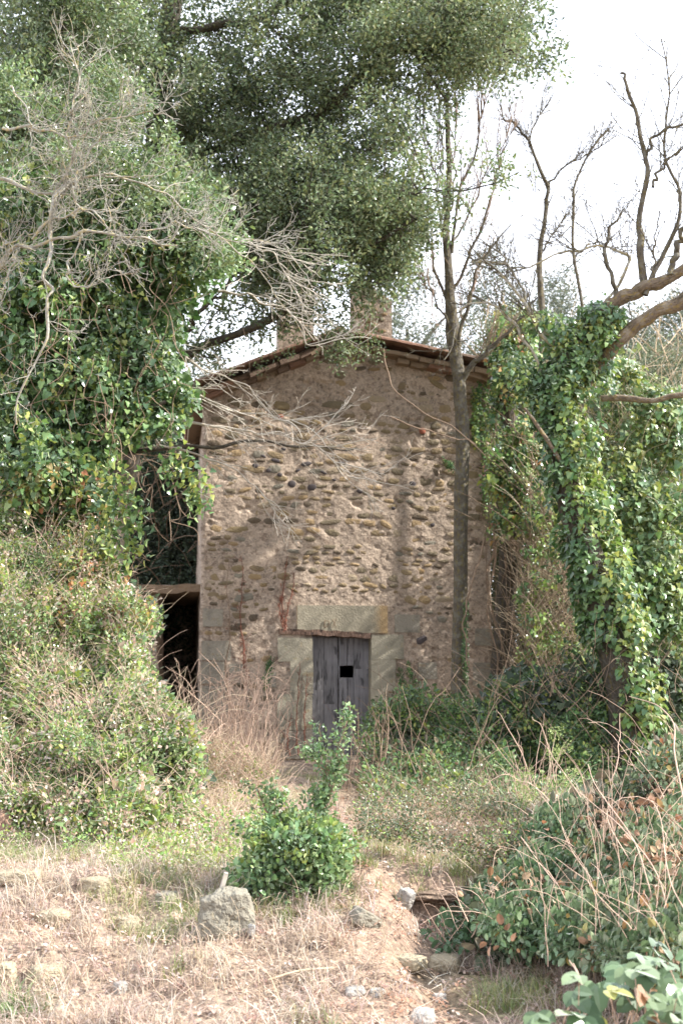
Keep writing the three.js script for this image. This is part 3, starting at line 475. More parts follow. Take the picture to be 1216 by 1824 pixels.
// leafy boughs from the nearest limb to places all through an outlined crown
function boughs(R, t, poly, anchors, n, dAt, mat, tips, holes = []) {
  const tw = new MB(), goals = within(R, poly, n, dAt, (p, x, y) => !holes.some((h) => ((x - h[0]) / h[2]) ** 2 + ((y - h[1]) / (h[3] ?? h[2])) ** 2 < 0.8));
  for (const g of goals) {
    let a = anchors[0], best = 1e9; for (const q of anchors) { const e = q.distanceTo(g) + 0.6 * Math.max(0, q.y - g.y); if (e < best && q.distanceTo(g) > 0.25) { best = e; a = q; } }
    const pts = spline([a, a.clone().lerp(g, 0.5).add(V((R() - 0.5) * 0.3, 0.12 + 0.1 * R(), (R() - 0.5) * 0.3)), g], 12), r = Math.min(0.035, 0.008 + 0.012 * best);
    tw.tube(pts, radii(13, r, 0.006, 1, g.x * 7, 0.3), 5); tips.push([g]);
    shoots(tw, R, pts, Math.round(4 + 3 * best), 0.42, 0.006, 1, { ...TW, seg: 0.1, curl: 0.2, up: 0.02, kids: 4, rmin: 0.003, ratio: 0.7 }, tips, 0.3);
  }
  part('boughs', tw, mat, t, 'stuff');
}
{ // the great holm oak over the roof
  const R = rng(101), base = onG(-3.6, 17.5), t = thing('holm_oak', 'huge dark evergreen oak whose crown spreads above the chapel roof', 'tree', base);
  const tr = new MB(), trunk = spline([base.clone().setY(base.y - 0.3), V(-3.5, 2.6, -17.5), P(262, 560, 17.3), P(282, 300, 17), P(288, 130, 16.8), P(305, 20, 16.5), P(330, -160, 16.2)], 40);
  tr.tube(trunk, radii(41, 0.34, 0.1, 1, 2, 0.2), 12); part('trunk', tr, M.barkDark, t);
  const limbs = [[[278, 400, 17], [300, 640, 16.2], [400, 600, 16], [480, 560, 15.6], [560, 500, 15.4], [640, 445, 15.2], [740, 390, 15], 0.075], [[286, 140, 16.8], [250, 70, 16.5], [215, 15, 16.2], [180, -60, 16], 0.08], [[284, 330, 17], [380, 262, 16.6], [470, 265, 16.3], [520, 288, 16], [600, 330, 15.8], 0.07], [[283, 360, 17], [400, 300, 16.4], [450, 298, 16.2], [500, 330, 16], [540, 380, 15.8], 0.05], [[288, 200, 16.8], [420, 240, 16.5], [540, 215, 16.2], [640, 130, 16], [725, 78, 15.8], [770, 30, 15.6], 0.085], [[690, 98, 15.9], [760, 82, 15.8], [870, 76, 15.6], [950, 110, 15.4], 0.04], [[300, 60, 16.7], [420, 40, 16.4], [560, -10, 16], [720, -40, 15.8], 0.07], [[288, 170, 16.8], [200, 150, 16.2], [110, 110, 15.8], 0.06], [[560, 500, 15.4], [600, 420, 15.2], [690, 360, 15], [760, 330, 15], 0.035], [[480, 560, 15.6], [520, 470, 15.4], [545, 400, 15.2], 0.03], [[300, 640, 16.2], [370, 540, 15.8], [440, 470, 15.5], 0.04]];
  const tw = new MB(), tips = [];
  limbs.forEach((l, i) => { const b = new MB(), r = l.pop(), p = limb(b, l, 30, r, r * 0.3, { wob: 0.14, seed: i * 3 + 2 }); part('branch', b, M.barkDark, t); shoots(tw, R, p, 16, 0.9, 0.014, 2, { ...TW, seg: 0.18, kids: 3 }, tips, 0.15); });
  part('twigs', tw, M.barkDark, t, 'stuff');
  const poly = [[140, -40], [955, -40], [1000, 90], [985, 160], [930, 120], [900, 150], [840, 190], [790, 165], [760, 215], [720, 240], [700, 300], [742, 360], [760, 420], [720, 470], [700, 520], [640, 500], [600, 470], [560, 520], [490, 520], [470, 590], [400, 620], [330, 640], [290, 600], [300, 450], [230, 320], [150, 240]];
  const holes = [[235, 62, 34], [262, 95, 26, 40], [365, 40, 24, 30], [395, 130, 14], [250, 20, 22], [560, 315, 26, 20], [545, 345, 22], [610, 555, 42, 60], [605, 500, 26, 40], [440, 560, 50, 46], [350, 560, 34, 50], [410, 500, 40, 46], [480, 430, 30, 30], [350, 500, 26], [400, 605, 50, 22], [590, 240, 16], [745, 330, 30, 24], [520, 120, 16, 12], [450, 80, 20, 10], [720, 400, 18, 26], [800, 130, 12], [905, 170, 30], [528, 545, 34, 60], [664, 550, 40, 46]];
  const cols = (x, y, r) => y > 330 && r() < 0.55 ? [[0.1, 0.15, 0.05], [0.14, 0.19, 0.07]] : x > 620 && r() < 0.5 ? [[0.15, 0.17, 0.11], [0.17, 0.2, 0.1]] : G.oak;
  const anchors = [...trunk.slice(18)]; limbs.forEach((l) => anchors.push(...spline(l.map((q) => P(q[0], q[1], q[2])), 12)));
  boughs(R, t, poly, anchors, 105, (x, y, r) => 15.1 + 2.8 * r(), M.barkDark, tips, holes);
  const L = new Leaves(S.oak, LM.semi);
  for (const [p] of tips) { const x = 608 + p.x / -p.z * F, c = pick(R, p.y < 5.4 && R() < 0.5 ? [[0.13, 0.19, 0.06], [0.18, 0.24, 0.08]] : x > 620 && R() < 0.5 ? [[0.19, 0.22, 0.1], [0.22, 0.27, 0.1]] : G.oak); for (let k = 0; k < 2; k++) L.add(p.clone().addScaledVector(randDir(R), 0.14), randDir(R), randDir(R), 0.7 + 0.5 * R(), c); }  // low and right sprays lighter: sunlight put into the leaf colour
  L.build('leaves', t);
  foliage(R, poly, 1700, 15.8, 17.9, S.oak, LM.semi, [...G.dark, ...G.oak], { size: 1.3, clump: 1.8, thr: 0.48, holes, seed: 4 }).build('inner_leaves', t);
  // sprays hanging in front of the roof edge
  const H = new Leaves(S.oak, LM.semi), hs = new MB();
  for (const [x, y, n] of [[655, 620, 16], [635, 560, 8], [505, 610, 8], [540, 590, 6], [445, 645, 6], [575, 540, 8], [665, 560, 8], [700, 480, 16], [610, 520, 5]]) { const a = P(x - 12, y - 60, 15.6), b = P(x, y + 20, 15.6); hs.tube([a, a.clone().lerp(b, 0.5).add(V(0.04, 0, 0)), b], [0.006, 0.005, 0.003], 4); for (let k = 0; k < n; k++) H.add(P(x + (R() - 0.5) * 46, y + (R() - 0.5) * 46, 15.5 + R() * 0.3), randDir(R), randDir(R), 0.5 + 0.3 * R(), pick(R, [[0.1, 0.15, 0.05], [0.16, 0.2, 0.07]])); }
  H.build('hanging_leaves', t); part('hanging_stems', hs, M.twigBrown, t, 'stuff');
}
{ // evergreen crown at the upper left, nearer and greener
  const R = rng(102), base = onG(-4.6, 14.2), t = thing('evergreen_tree', 'greyish green evergreen tree filling the upper left corner', 'tree', base);
  const tr = new MB(); tr.tube(spline([base.clone().setY(base.y - 0.3), V(-4.4, 3, -14.2), P(60, 420, 13.8), P(90, 180, 13.4), P(110, 0, 13), P(130, -150, 13)], 30), radii(31, 0.22, 0.06), 10); part('trunk', tr, M.barkDark, t);
  for (const [i, l] of [[[80, 300, 13.6], [140, 200, 13.2], [190, 90, 13]], [[90, 180, 13.4], [40, 100, 13], [-10, 40, 12.8]], [[100, 90, 13.2], [160, 30, 13], [200, -30, 12.9]]].entries()) { const b = new MB(); limb(b, l, 16, 0.05, 0.015, { wob: 0.1, seed: i + 40 }); part('branch', b, M.barkDark, t); }
  const cp = [[-30, -30], [205, -30], [215, 80], [185, 150], [200, 250], [150, 330], [60, 350], [-30, 340]], ct = [], CL = new Leaves(S.oak, LM.glossy);
  boughs(R, t, cp, [...spline([P(60, 420, 13.8), P(90, 180, 13.4), P(110, 0, 13)], 14), P(140, 200, 13.2), P(40, 100, 13), P(160, 30, 13)], 34, (x, y, r) => 12.3 + 1.8 * r(), M.barkDark, ct);
  for (const [p] of ct) for (let k = 0; k < 2; k++) CL.add(p.clone().addScaledVector(randDir(R), 0.14), randDir(R), randDir(R), 0.65 + 0.5 * R(), pick(R, [[0.12, 0.175, 0.05], [0.2, 0.26, 0.08], [0.14, 0.18, 0.075], [0.08, 0.12, 0.04]])); CL.build('outer_leaves', t);
  foliage(R, [[-30, 110], [220, 110], [310, 240], [330, 330], [240, 400], [100, 360], [-30, 330]], 420, 10.5, 11.5, S.oak, LM.glossy, [[0.12, 0.18, 0.05], [0.19, 0.26, 0.08], [0.07, 0.11, 0.035]], { size: 0.9, clump: 3.2, thr: 0.56, seed: 64, ragged: 80 }).build('front_leaves', t);
  foliage(R, cp, 1300, 12.2, 14.4, S.oak, LM.glossy, [[0.11, 0.15, 0.06], [0.18, 0.22, 0.09], [0.14, 0.18, 0.09], [0.08, 0.11, 0.05]], { size: 1.0, clump: 2.2, thr: 0.48, seed: 14, holes: [[190, 20, 22], [120, 160, 14]] }).build('leaves', t);
}
{ // trunk at the left smothered in ivy and creepers
  const R = rng(103), base = onG(-3.1, 12), t = thing('ivy_clad_tree', 'tree at the left edge smothered from ground to crown in glossy ivy', 'tree', base);
  const tr = new MB(); tr.tube(spline([base.clone().setY(base.y - 0.4), P(90, 900, 12.1), P(110, 650, 12.2), P(150, 480, 12.2), P(170, 320, 12.4)], 24), radii(25, 0.2, 0.1), 10); part('trunk', tr, M.barkDark, t);
  for (const [i, l] of [[[130, 640, 12.2], [210, 560, 12.2], [300, 520, 12.4]], [[120, 760, 12.1], [200, 730, 11.9], [300, 720, 11.8]], [[110, 600, 12.1], [40, 540, 11.8], [-20, 480, 11.6]]].entries()) { const b = new MB(); limb(b, l, 16, 0.06, 0.02, { wob: 0.1, seed: i + 50 }); part('branch', b, M.barkDark, t); }
  const poly = [[-30, 300], [120, 310], [200, 300], [280, 310], [350, 370], [410, 430], [400, 490], [330, 560], [300, 640], [345, 700], [345, 730], [310, 770], [270, 785], [220, 790], [190, 840], [185, 920], [190, 1000], [180, 1060], [-30, 1060]];
  const holes = [[60, 560, 40, 30], [85, 625, 20], [20, 350, 30, 40], [310, 890, 40, 24], [190, 850, 18, 26], [380, 540, 40, 40]];
  const front = (x, y) => 10.9 + 0.0011 * Math.max(0, x - 40) + 0.9 * fbm(x * 0.012, y * 0.012, 7, 3);
  const mix = (x, y, r) => y > 830 && r() < 0.22 ? G.autumn : r() < 0.25 ? G.lime : G.ivy;
  foliage(R, poly, 3300, front, () => 0.5, S.ivyPatch, LM.glossy, mix, { size: 0.95, clump: 2.1, thr: 0.43, holes, seed: 24, patchy: true }).build('ivy_leaves', t);
  foliage(R, poly, 3000, (x, y) => front(x, y) + 0.35, () => 1.4, S.ivySprig, LM.semi, G.ivy, { size: 1.1, clump: 1.2, thr: 0.36, holes: holes.slice(3), seed: 34 }).build('inner_leaves', t);
  foliage(R, [[-30, 270], [130, 250], [240, 280], [330, 300], [430, 360], [430, 490], [360, 500], [280, 400], [100, 380], [-30, 380]], 420, 11.2, 12.6, S.oak, LM.glossy, [[0.16, 0.23, 0.07], [0.22, 0.3, 0.1], [0.1, 0.15, 0.05]], { size: 1.1, clump: 1.8, thr: 0.52, seed: 44, ragged: 90 }).build('crown_leaves', t);
  // hanging stems and leafy streamers
  const st = new MB(), L = new Leaves(S.ivySprig, LM.glossy);
  for (let k = 0; k < 70; k++) { const x = R() * 330, y = 330 + R() * 560, d = front(x, y) - 0.05, a = P(x, y, d), n = 5, pts = [a]; for (let i = 1; i <= n; i++) pts.push(P(x + (R() - 0.5) * 20 * i, y + i * (14 + R() * 22), d - 0.05 + R() * 0.15)); st.tube(spline(pts, 18), 0.0036, 3); }
  part('hanging_stems', st, M.twigBrown, t, 'stuff');
  for (const [x, y0, y1] of [[205, 880, 1040], [180, 820, 1010], [228, 840, 960], [300, 820, 860], [345, 830, 905], [355, 850, 915], [320, 800, 850], [62, 740, 860], [240, 900, 1000]]) for (let y = y0; y < y1; y += 8) L.add(P(x + (R() - 0.5) * 22, y, 10.9 + R() * 0.2), V(0.4, 0.2, 1).add(randDir(R)), UP, 0.55 + 0.4 * R(), pick(R, R() < 0.4 ? G.lime : G.ivy));
  L.build('trailing_leaves', t);
}
{ // bare lichened tree reaching in from the left
  const R = rng(104), base = onG(-3.9, 9.6), t = thing('lichened_bare_tree', 'leafless crooked tree with pale bark and yellow lichen reaching in from the left', 'tree', base), D = 9.6;
  const tr = new MB(); tr.tube(spline([base.clone().setY(base.y - 0.3), V(-3.8, 2.4, -D), P(-120, 700, D), P(-90, 560, D)], 20), radii(21, 0.13, 0.085), 9); part('trunk', tr, M.lichen, t);
  const L = [[[-90, 600, D], [-10, 500, 9.4], [30, 445, 9.3], [82, 425, 9.2], [150, 418, 9.1], [230, 420, 9.1], [320, 438, 9.2], 0.035, 24], [[-100, 560, D], [-20, 325, 9.5], [40, 332, 9.4], [95, 350, 9.3], [138, 322, 9.3], [180, 310, 9.2], [250, 318, 9.2], 0.026, 26], [[138, 322, 9.3], [98, 350, 9.2], [84, 400, 9.2], [86, 450, 9.15], [78, 500, 9.1], [95, 518, 9.1], [80, 540, 9.1], [84, 590, 9.1], [60, 640, 9.1], [36, 690, 9.15], [28, 760, 9.2], 0.03, 12], [[95, 350, 9.3], [130, 280, 9.2], [122, 220, 9.1], [140, 160, 9], [132, 80, 9], 0.02, 24], [[0, 235, 9.3], [70, 228, 9.2], [130, 245, 9.1], [180, 215, 9], [260, 200, 9], [310, 205, 9], 0.018, 24], [[60, 420, 9.2], [130, 380, 9.1], [160, 370, 9.1], [190, 400, 9.1], [225, 470, 9.2], 0.018, 16], [[150, 418, 9.1], [120, 480, 9.1], [140, 510, 9.1], [170, 500, 9.1], [180, 480, 9.1], 0.014, 8], [[-20, 440, 9.3], [20, 430, 9.2], [84, 400, 9.2], 0.016, 6], [[135, 380, 9.2], [130, 330, 9.1], [160, 270, 9.1], [200, 230, 9], [230, 160, 9], 0.016, 20], [[180, 310, 9.2], [270, 330, 9.3], [360, 400, 9.4], [450, 470, 9.6], [540, 600, 9.8], 0.014, 22], [[20, 150, 9.3], [50, 210, 9.2], [60, 260, 9.2], [100, 330, 9.2], 0.012, 12], [[230, 420, 9.1], [330, 400, 9.2], [420, 425, 9.3], [520, 440, 9.4], 0.012, 20], [[30, 445, 9.3], [10, 500, 9.2], [-10, 560, 9.2], 0.016, 6]];
  const tw = new MB();
  L.forEach((l, i) => { const b = new MB(), n = l.pop(), r = l.pop(), p = limb(b, l, 40, r * 0.62, r * 0.22, { wob: 0.06, seed: i * 5 + 60, sides: 7, lump: 0.5 }); part('branch', b, M.lichen, t); shoots(tw, R, p, Math.round(n * 1.3), 0.36, 0.0042, 2, { ...TW, seg: 0.05, curl: 0.34, up: 0.04, kids: 2.8, rmin: 0.0019, ang: 0.9 }, null, 0.1, V(0.25, 0.3, 0)); });
  part('twigs', tw, M.lichen, t, 'stuff');
}
{ // dead branches trailing across the front of the chapel
  const R = rng(105), base = onG(-2.9, 13.6), t = thing('dead_tree', 'dead grey tree whose bare branches trail across the front of the chapel', 'tree', base);
  const tr = new MB(); tr.tube(spline([base.clone().setY(base.y - 0.3), P(110, 1000, 13.8), P(115, 820, 13.8), P(150, 700, 13.8), P(190, 560, 13.8)], 24), radii(25, 0.12, 0.05), 9); part('trunk', tr, M.deadGrey, t);
  const tw = new MB(), tw2 = new MB();
  [[[115, 815, 13.8], [140, 800, 13.4], [300, 796, 13.2], [480, 790, 13.4], [640, 803, 13.8], 0.035, 10, 0], [[150, 700, 13.8], [200, 715, 13.2], [330, 742, 13], [420, 765, 13], [500, 775, 13.1], [570, 800, 13.2], [630, 862, 13.3], 0.024, 30, 1], [[140, 730, 13.8], [220, 690, 13.2], [330, 700, 13], [440, 735, 13], [560, 755, 13.1], 0.02, 26, 1], [[115, 815, 13.8], [230, 770, 13.3], [330, 800, 13.1], [420, 840, 13.1], [500, 905, 13.2], 0.02, 22, 1], [[190, 560, 13.8], [270, 590, 13.2], [350, 650, 13], [440, 690, 13], [520, 780, 13.1], 0.018, 18, 1], [[180, 600, 13.8], [330, 545, 13.2], [430, 520, 13], [520, 570, 13], [580, 640, 13], 0.018, 20, 1], [[190, 560, 13.8], [330, 440, 13.4], [420, 430, 13.2], [500, 480, 13.2], [560, 600, 13.2], 0.016, 16, 1]].forEach((l, i) => {
    const pale = l.pop(), n = l.pop(), r = l.pop(), b = new MB(), p = limb(b, l, 40, r, r * 0.25, { wob: 0.12, seed: i * 7 + 90, sides: 6 }); part('branch', b, pale ? M.deadGrey : M.barkDark, t); shoots(pale ? tw : tw2, R, p, Math.round(n * 0.5), 0.62, 0.0075, 2, { ...TW, seg: 0.1, curl: 0.2, up: 0.0, kids: 2.8, rmin: 0.0028, ang: 0.6 }, null, 0.3, V(0.5, -0.05, 0)); });
  part('pale_twigs', tw, M.deadGrey, t, 'stuff'); if (!tw2.empty) part('dark_twigs', tw2, M.twigBrown, t, 'stuff');
}
{ // slender grey trunk before the right half of the chapel
  const R = rng(106), D = 17.2, base = P(815, 1262, D); base.y = ground(base.x, D); const t = thing('slender_tree', 'straight slender grey tree standing in front of the right side of the chapel', 'tree', base);
  const tr = new MB(), p = limbPts([[814, 1330, D], [815, 1262, D], [818, 1100, D], [822, 900, D], [821, 750, D], [815, 672, D], [806, 600, D], [800, 500, D], [795, 420, D], [798, 300, D], [797, 165, D]], 60, 0.03, 3);
  tr.tube(p, p.map((q, i) => (i < 38 ? lerp(0.108, 0.088, i / 38) : lerp(0.075, 0.028, (i - 38) / 22)) * (1 + 0.12 * (noise(i * 0.8, 2) - 0.5) + (i > 34 && i < 40 ? 0.18 : 0))), 14); part('trunk', tr, M.bark, t);
  const tw = new MB(); const B = [[[818, 680, D], [850, 640, 17], [885, 610, 16.9], [930, 560, 16.8], 0.05, 10], [[812, 650, D], [830, 560, 17], [850, 480, 16.9], [905, 400, 16.8], 0.035, 8], [[800, 540, D], [760, 430, 17.1], [735, 330, 17.1], [718, 240, 17], 0.022, 12], [[800, 480, D], [785, 380, 17.2], [770, 280, 17.3], [742, 190, 17.3], 0.022, 14], [[799, 450, D], [822, 340, 17], [850, 250, 17], [862, 180, 17], 0.025, 14], [[803, 520, D], [850, 420, 17], [885, 320, 17], [905, 220, 17], 0.024, 14], [[798, 400, D], [786, 290, 17.3], [778, 160, 17.4], 0.02, 10], [[800, 430, D], [838, 380, 17.3], [870, 300, 17.4], [925, 210, 17.4], 0.018, 12], [[806, 600, D], [780, 540, 17], [750, 490, 16.9], 0.02, 8], [[800, 380, D], [810, 280, 17.3], [812, 180, 17.3], 0.018, 10]];
  B.forEach((l, i) => { const n = l.pop(), r = l.pop(), b = new MB(), q = limb(b, l, 30, r, r * 0.3, { wob: 0.08, seed: i * 3 + 150, sides: 7 }); part('branch', b, M.bark, t); shoots(tw, R, q, Math.round(n * 1.5), 0.75, 0.008, 1, { ...TW, seg: 0.1, curl: 0.1, up: 0.08, kids: 3, rmin: 0.0035, ang: 0.45 }, null, 0.2, V(0, 0.7, 0)); });
  // long thin twigs leaning across the wall
  for (const l of [[[680, 620, 16.6], [700, 690, 16.6], [800, 760, 16.8], [900, 840, 17]], [[690, 745, 16.5], [770, 770, 16.6], [850, 790, 16.8]], [[760, 480, 16.6], [770, 540, 16.6], [778, 600, 16.7]]]) limb(tw, l, 24, 0.012, 0.005, { wob: 0.06, sides: 5, seed: l[0][0] });
  part('twigs', tw, M.twigBrown, t, 'stuff');
  const L = new Leaves(S.ivySmall, LM.glossy); for (let k = 0; k < 90; k++) { const y = 1075 + R() * 175, x = 826 + (R() - 0.3) * 10; L.add(P(x, y, D - 0.11 - 0.03 * R()), V(0.8, 0.1, 0.7).addScaledVector(randDir(R), 0.4), UP, 0.3 + 0.2 * R(), pick(R, G.ivy)); }
  L.build('ivy_leaves', t);
}
{ // leaning trunk wrapped in ivy, right
  const R = rng(107), base = P(1112, 1250, 13); base.y = ground(base.x, 13); const t = thing('leaning_ivy_tree', 'leaning tree on the right with its trunk wrapped in thick green ivy and broken limbs', 'tree', base);
  const axis = limbPts([[1120, 1390, 13], [1110, 1230, 13], [1090, 1140, 13], [1062, 1040, 13], [1032, 950, 13], [1010, 850, 13], [992, 760, 13], [988, 690, 13], [1015, 640, 13], [1048, 590, 13], [1066, 548, 13]], 60, 0.03, 5);
  const tr = new MB(); tr.tube(axis, radii(61, 0.19, 0.11), 12); part('trunk', tr, M.barkDark, t);
  const L = new Leaves(S.ivyPatch, LM.glossy), lit = V(0.75, 0.35, 0.55);
  for (let k = 0; k < 2700; k++) { const f = Math.pow(R(), 0.9) * 58, i = Math.floor(f), c = axis[i].clone().lerp(axis[i + 1], f - i), o = randDir(R); o.y *= 0.4; o.normalize(); if (fbm(c.x * 3 + o.x * 1.2, c.y * 2.6, o.z * 1.5 + 8, 3) < 0.45 + 0.07 * (o.x < -0.3)) continue; const r = 0.07 + 0.21 * fbm(c.x * 2 + o.x * 1.4, c.y * 1.6, o.z * 1.4 + 3) + 0.06 * R() + (o.x > 0.2 && c.y < 4.6 ? 0.2 * R() : 0); L.add(c.addScaledVector(o, r), o.clone().addScaledVector(V(0, 0.25, 0), 1).addScaledVector(randDir(R), 0.5), UP.clone().addScaledVector(randDir(R), 0.3), 0.75 + 0.3 * R(), pick(R, o.x > -0.2 && R() < 0.6 ? G.lime : G.ivy)); }  // sun side takes more lime leaves, its light put into the colour
  // bushy shoulder where the trunk forks
  for (let k = 0; k < 900; k++) { const x = 900 + R() * 190, y = 545 + R() * 180; if (((x - 1010) / 110) ** 2 + ((y - 640) / 92) ** 2 > 1 || fbm(x * 0.02, y * 0.02, 3) < 0.42) continue; L.add(P(x, y, 12.7 + R() * 0.9), V(0.5, 0.4, 1).add(randDir(R)), UP, 0.6 + 0.3 * R(), pick(R, R() < 0.4 ? G.lime : G.ivy)); }
  L.build('ivy_leaves', t);
  const tw = new MB(), lim = (name, l, r0, r1, n, mat = M.barkBrown, len = 0.5) => { const b = new MB(), q = limb(b, l, 34, r0, r1, { wob: 0.06, seed: l[0][0] + l[0][1], sides: 9 }); part('branch', b, mat, t); if (n) shoots(tw, R, q, Math.round(n * 1.5), len, 0.007, 2, { ...TW, seg: 0.08, curl: 0.2, up: 0.05, kids: 2.8, rmin: 0.0026, ang: 0.7 }, null, 0.15, V(0, 0.3, 0)); };
  lim('limb', [[1050, 575, 13], [1085, 547, 12.9], [1130, 522, 12.8], [1165, 506, 12.7], [1240, 462, 12.5]], 0.085, 0.06, 4); lim('limb', [[1030, 690, 13.1], [1075, 640, 13], [1110, 598, 12.9], [1160, 560, 12.8], [1250, 518, 12.6]], 0.085, 0.07, 3);
  lim('limb', [[1145, 516, 12.8], [1140, 440, 12.7], [1138, 390, 12.7], [1152, 300, 12.6], [1140, 230, 12.6], [1118, 150, 12.5], [1105, 130, 12.5]], 0.045, 0.012, 14, M.bark); lim('limb', [[1152, 300, 12.6], [1162, 245, 12.6], [1216, 215, 12.5], [1260, 190, 12.5]], 0.022, 0.008, 8, M.bark); lim('limb', [[1150, 520, 12.7], [1180, 450, 12.7], [1205, 380, 12.6], [1203, 330, 12.6], [1185, 270, 12.6], [1193, 180, 12.5], [1178, 70, 12.5]], 0.028, 0.007, 16, M.bark); lim('limb', [[1158, 330, 12.6], [1185, 290, 12.6], [1230, 250, 12.5]], 0.016, 0.007, 4, M.bark);
  lim('limb', [[1090, 545, 12.9], [1094, 500, 12.9], [1078, 450, 12.9], [1085, 410, 12.9], [1100, 390, 12.9]], 0.03, 0.009, 8, M.bark); lim('limb', [[1165, 506, 12.7], [1162, 440, 12.7], [1172, 380, 12.6]], 0.014, 0.006, 4, M.bark); lim('limb', [[1195, 490, 12.6], [1206, 440, 12.6], [1225, 390, 12.5]], 0.04, 0.02, 5, M.bark);
  { const q = new MB(); limb(q, [[932, 728, 12.7], [965, 772, 12.7], [1002, 824, 12.75]], 14, 0.014, 0.024, { wob: 0.02 }); part('branch', q, M.barkBrown, t); } lim('limb', [[1066, 548, 13], [1120, 460, 12.9], [1080, 440, 12.9], [1020, 445, 12.9], [960, 470, 12.9], [900, 480, 13]], 0.02, 0.007, 16, M.lichen);
  lim('limb', [[1010, 640, 13], [960, 590, 12.8], [920, 520, 12.8], [880, 480, 12.8], [850, 465, 12.8], [900, 470, 12.8]], 0.026, 0.008, 22, M.lichen, 0.4); lim('limb', [[985, 700, 13], [930, 600, 12.8], [880, 545, 12.8], [840, 540, 12.8], [790, 640, 12.9]], 0.02, 0.006, 20, M.lichen, 0.4);
  lim('limb', [[1000, 620, 13], [950, 560, 12.9], [905, 470, 12.9], [880, 440, 12.9]], 0.022, 0.008, 14, M.lichen, 0.4);
  part('twigs', tw, M.bark, t, 'stuff');
  const D2 = new MB(); limb(D2, [[1070, 712, 13.2], [1110, 709, 13.1], [1165, 712, 13], [1240, 700, 12.9]], 20, 0.035, 0.03, { wob: 0.03 }); part('dead_limb', D2, M.barkBrown, t);
}
function bareTree(name, label, d, base, limbs, seed, len = 0.5) { const R = rng(seed), t = thing(name, label, 'tree', base), tw = new MB(); limbs.forEach((l, i) => { const n = l.pop(), r = l.pop(), b = new MB(), q = limb(b, l.map(([x, y, k]) => [x, y, k ?? d]), 34, r, r * (i ? 0.3 : 0.5), { wob: 0.05, seed: seed + i, sides: 8 }); part(i ? 'branch' : 'trunk', b, M.bark, t); if (n) shoots(tw, R, q, Math.round(n * 1.7), len, 0.008, 2, { ...TW, seg: 0.1, curl: 0.16, up: 0.06, kids: 2.6, rmin: 0.003, ang: 0.6 }, null, i ? 0.15 : 0.5, V(0, 0.4, 0)); }); part('twigs', tw, M.bark, t, 'stuff'); return t; }
{ const d = 19, b = P(968, 1200, d); b.y = ground(b.x, d); bareTree('bare_tree', 'thin leafless tree with a forked top against the white sky right of the chapel', d, b, [[[968, 1260], [962, 900], [964, 560], [963, 450], [970, 370], [974, 332], 0.062, 4], [[974, 332], [958, 290], [940, 250], [915, 222], [897, 212], [893, 180], 0.032, 14], [[974, 332], [1000, 300], [1040, 280], [1100, 240], 0.018, 12], [[963, 450], [990, 410], [1005, 385], 0.016, 8], [[940, 250], [965, 200], [975, 180], 0.014, 8], [[952, 290], [950, 340], [930, 200], 0.01, 6]], 171); }
{ const d = 18.6, b = P(1040, 1200, d); b.y = ground(b.x, d); bareTree('bare_tree', 'slim curved leafless sapling between the forked bare tree and the ivy clad leaning tree', d, b, [[[1045, 1260], [1040, 800], [1040, 560], [1022, 460], [1018, 390], [1024, 335], [1050, 270], [1085, 230], 0.03, 16], [[1022, 460], [1050, 435], [1090, 440], [1130, 455], 0.014, 8], [[1020, 400], [1000, 420], [960, 440], 0.012, 8]], 172); }
{ // dark vine hung trunk by the corner
  const R = rng(108), D = 17.9, base = P(888, 1250, D); base.y = ground(base.x, D); const t = thing('vine_hung_trunk', 'dark dead trunk at the right corner of the chapel under a sunlit curtain of vines', 'tree', base);
  const b = new MB(); b.tube(limbPts([[886, 1330, D], [890, 1230, D], [898, 1120, D], [905, 1000, D], [910, 900, D], [908, 800, D], [900, 700, D], [895, 600, D]], 40, 0.05, 4), radii(41, 0.17, 0.09, 1, 3, 0.3), 10); part('trunk', b, M.barkDark, t);
  const L = foliage(R, [[866, 600], [900, 540], [950, 560], [960, 700], [965, 850], [950, 940], [890, 960], [868, 900], [862, 760]], 1400, 17, 18.3, S.ivySmall, LM.glossy, (x, y, r) => r() < 0.45 ? G.lime : r() < 0.15 ? G.autumn : G.ivy, { size: 1.15, clump: 2, thr: 0.42, seed: 5, patchy: true }); L.build('vine_leaves', t);
  const st = new MB(); for (let k = 0; k < 36; k++) { const x = 862 + R() * 100, y = 700 + R() * 300, d = 17.2 + R() * 0.8; limb(st, [[x, y, d], [x + (R() - 0.5) * 40, y + 90, d], [x + (R() - 0.5) * 60, y + 180 + R() * 80, d - 0.1]], 10, 0.007, 0.004, { wob: 0.08, sides: 3, seed: k }); }
  for (const l of [[[872, 900, 17.3], [880, 1000, 17.3], [870, 1090, 17.2], [885, 1160, 17.2], [878, 1240, 17.2]], [[860, 960, 17.1], [840, 1050, 17], [826, 1110, 17], [836, 1200, 17]], [[882, 960, 17.5], [868, 1040, 17.4], [890, 1130, 17.4], [910, 1210, 17.3]]]) limb(st, l, 24, 0.018, 0.01, { wob: 0.06, sides: 5, seed: l[0][0] });
  part('vine_stems', st, M.twigBrown, t, 'stuff');
}
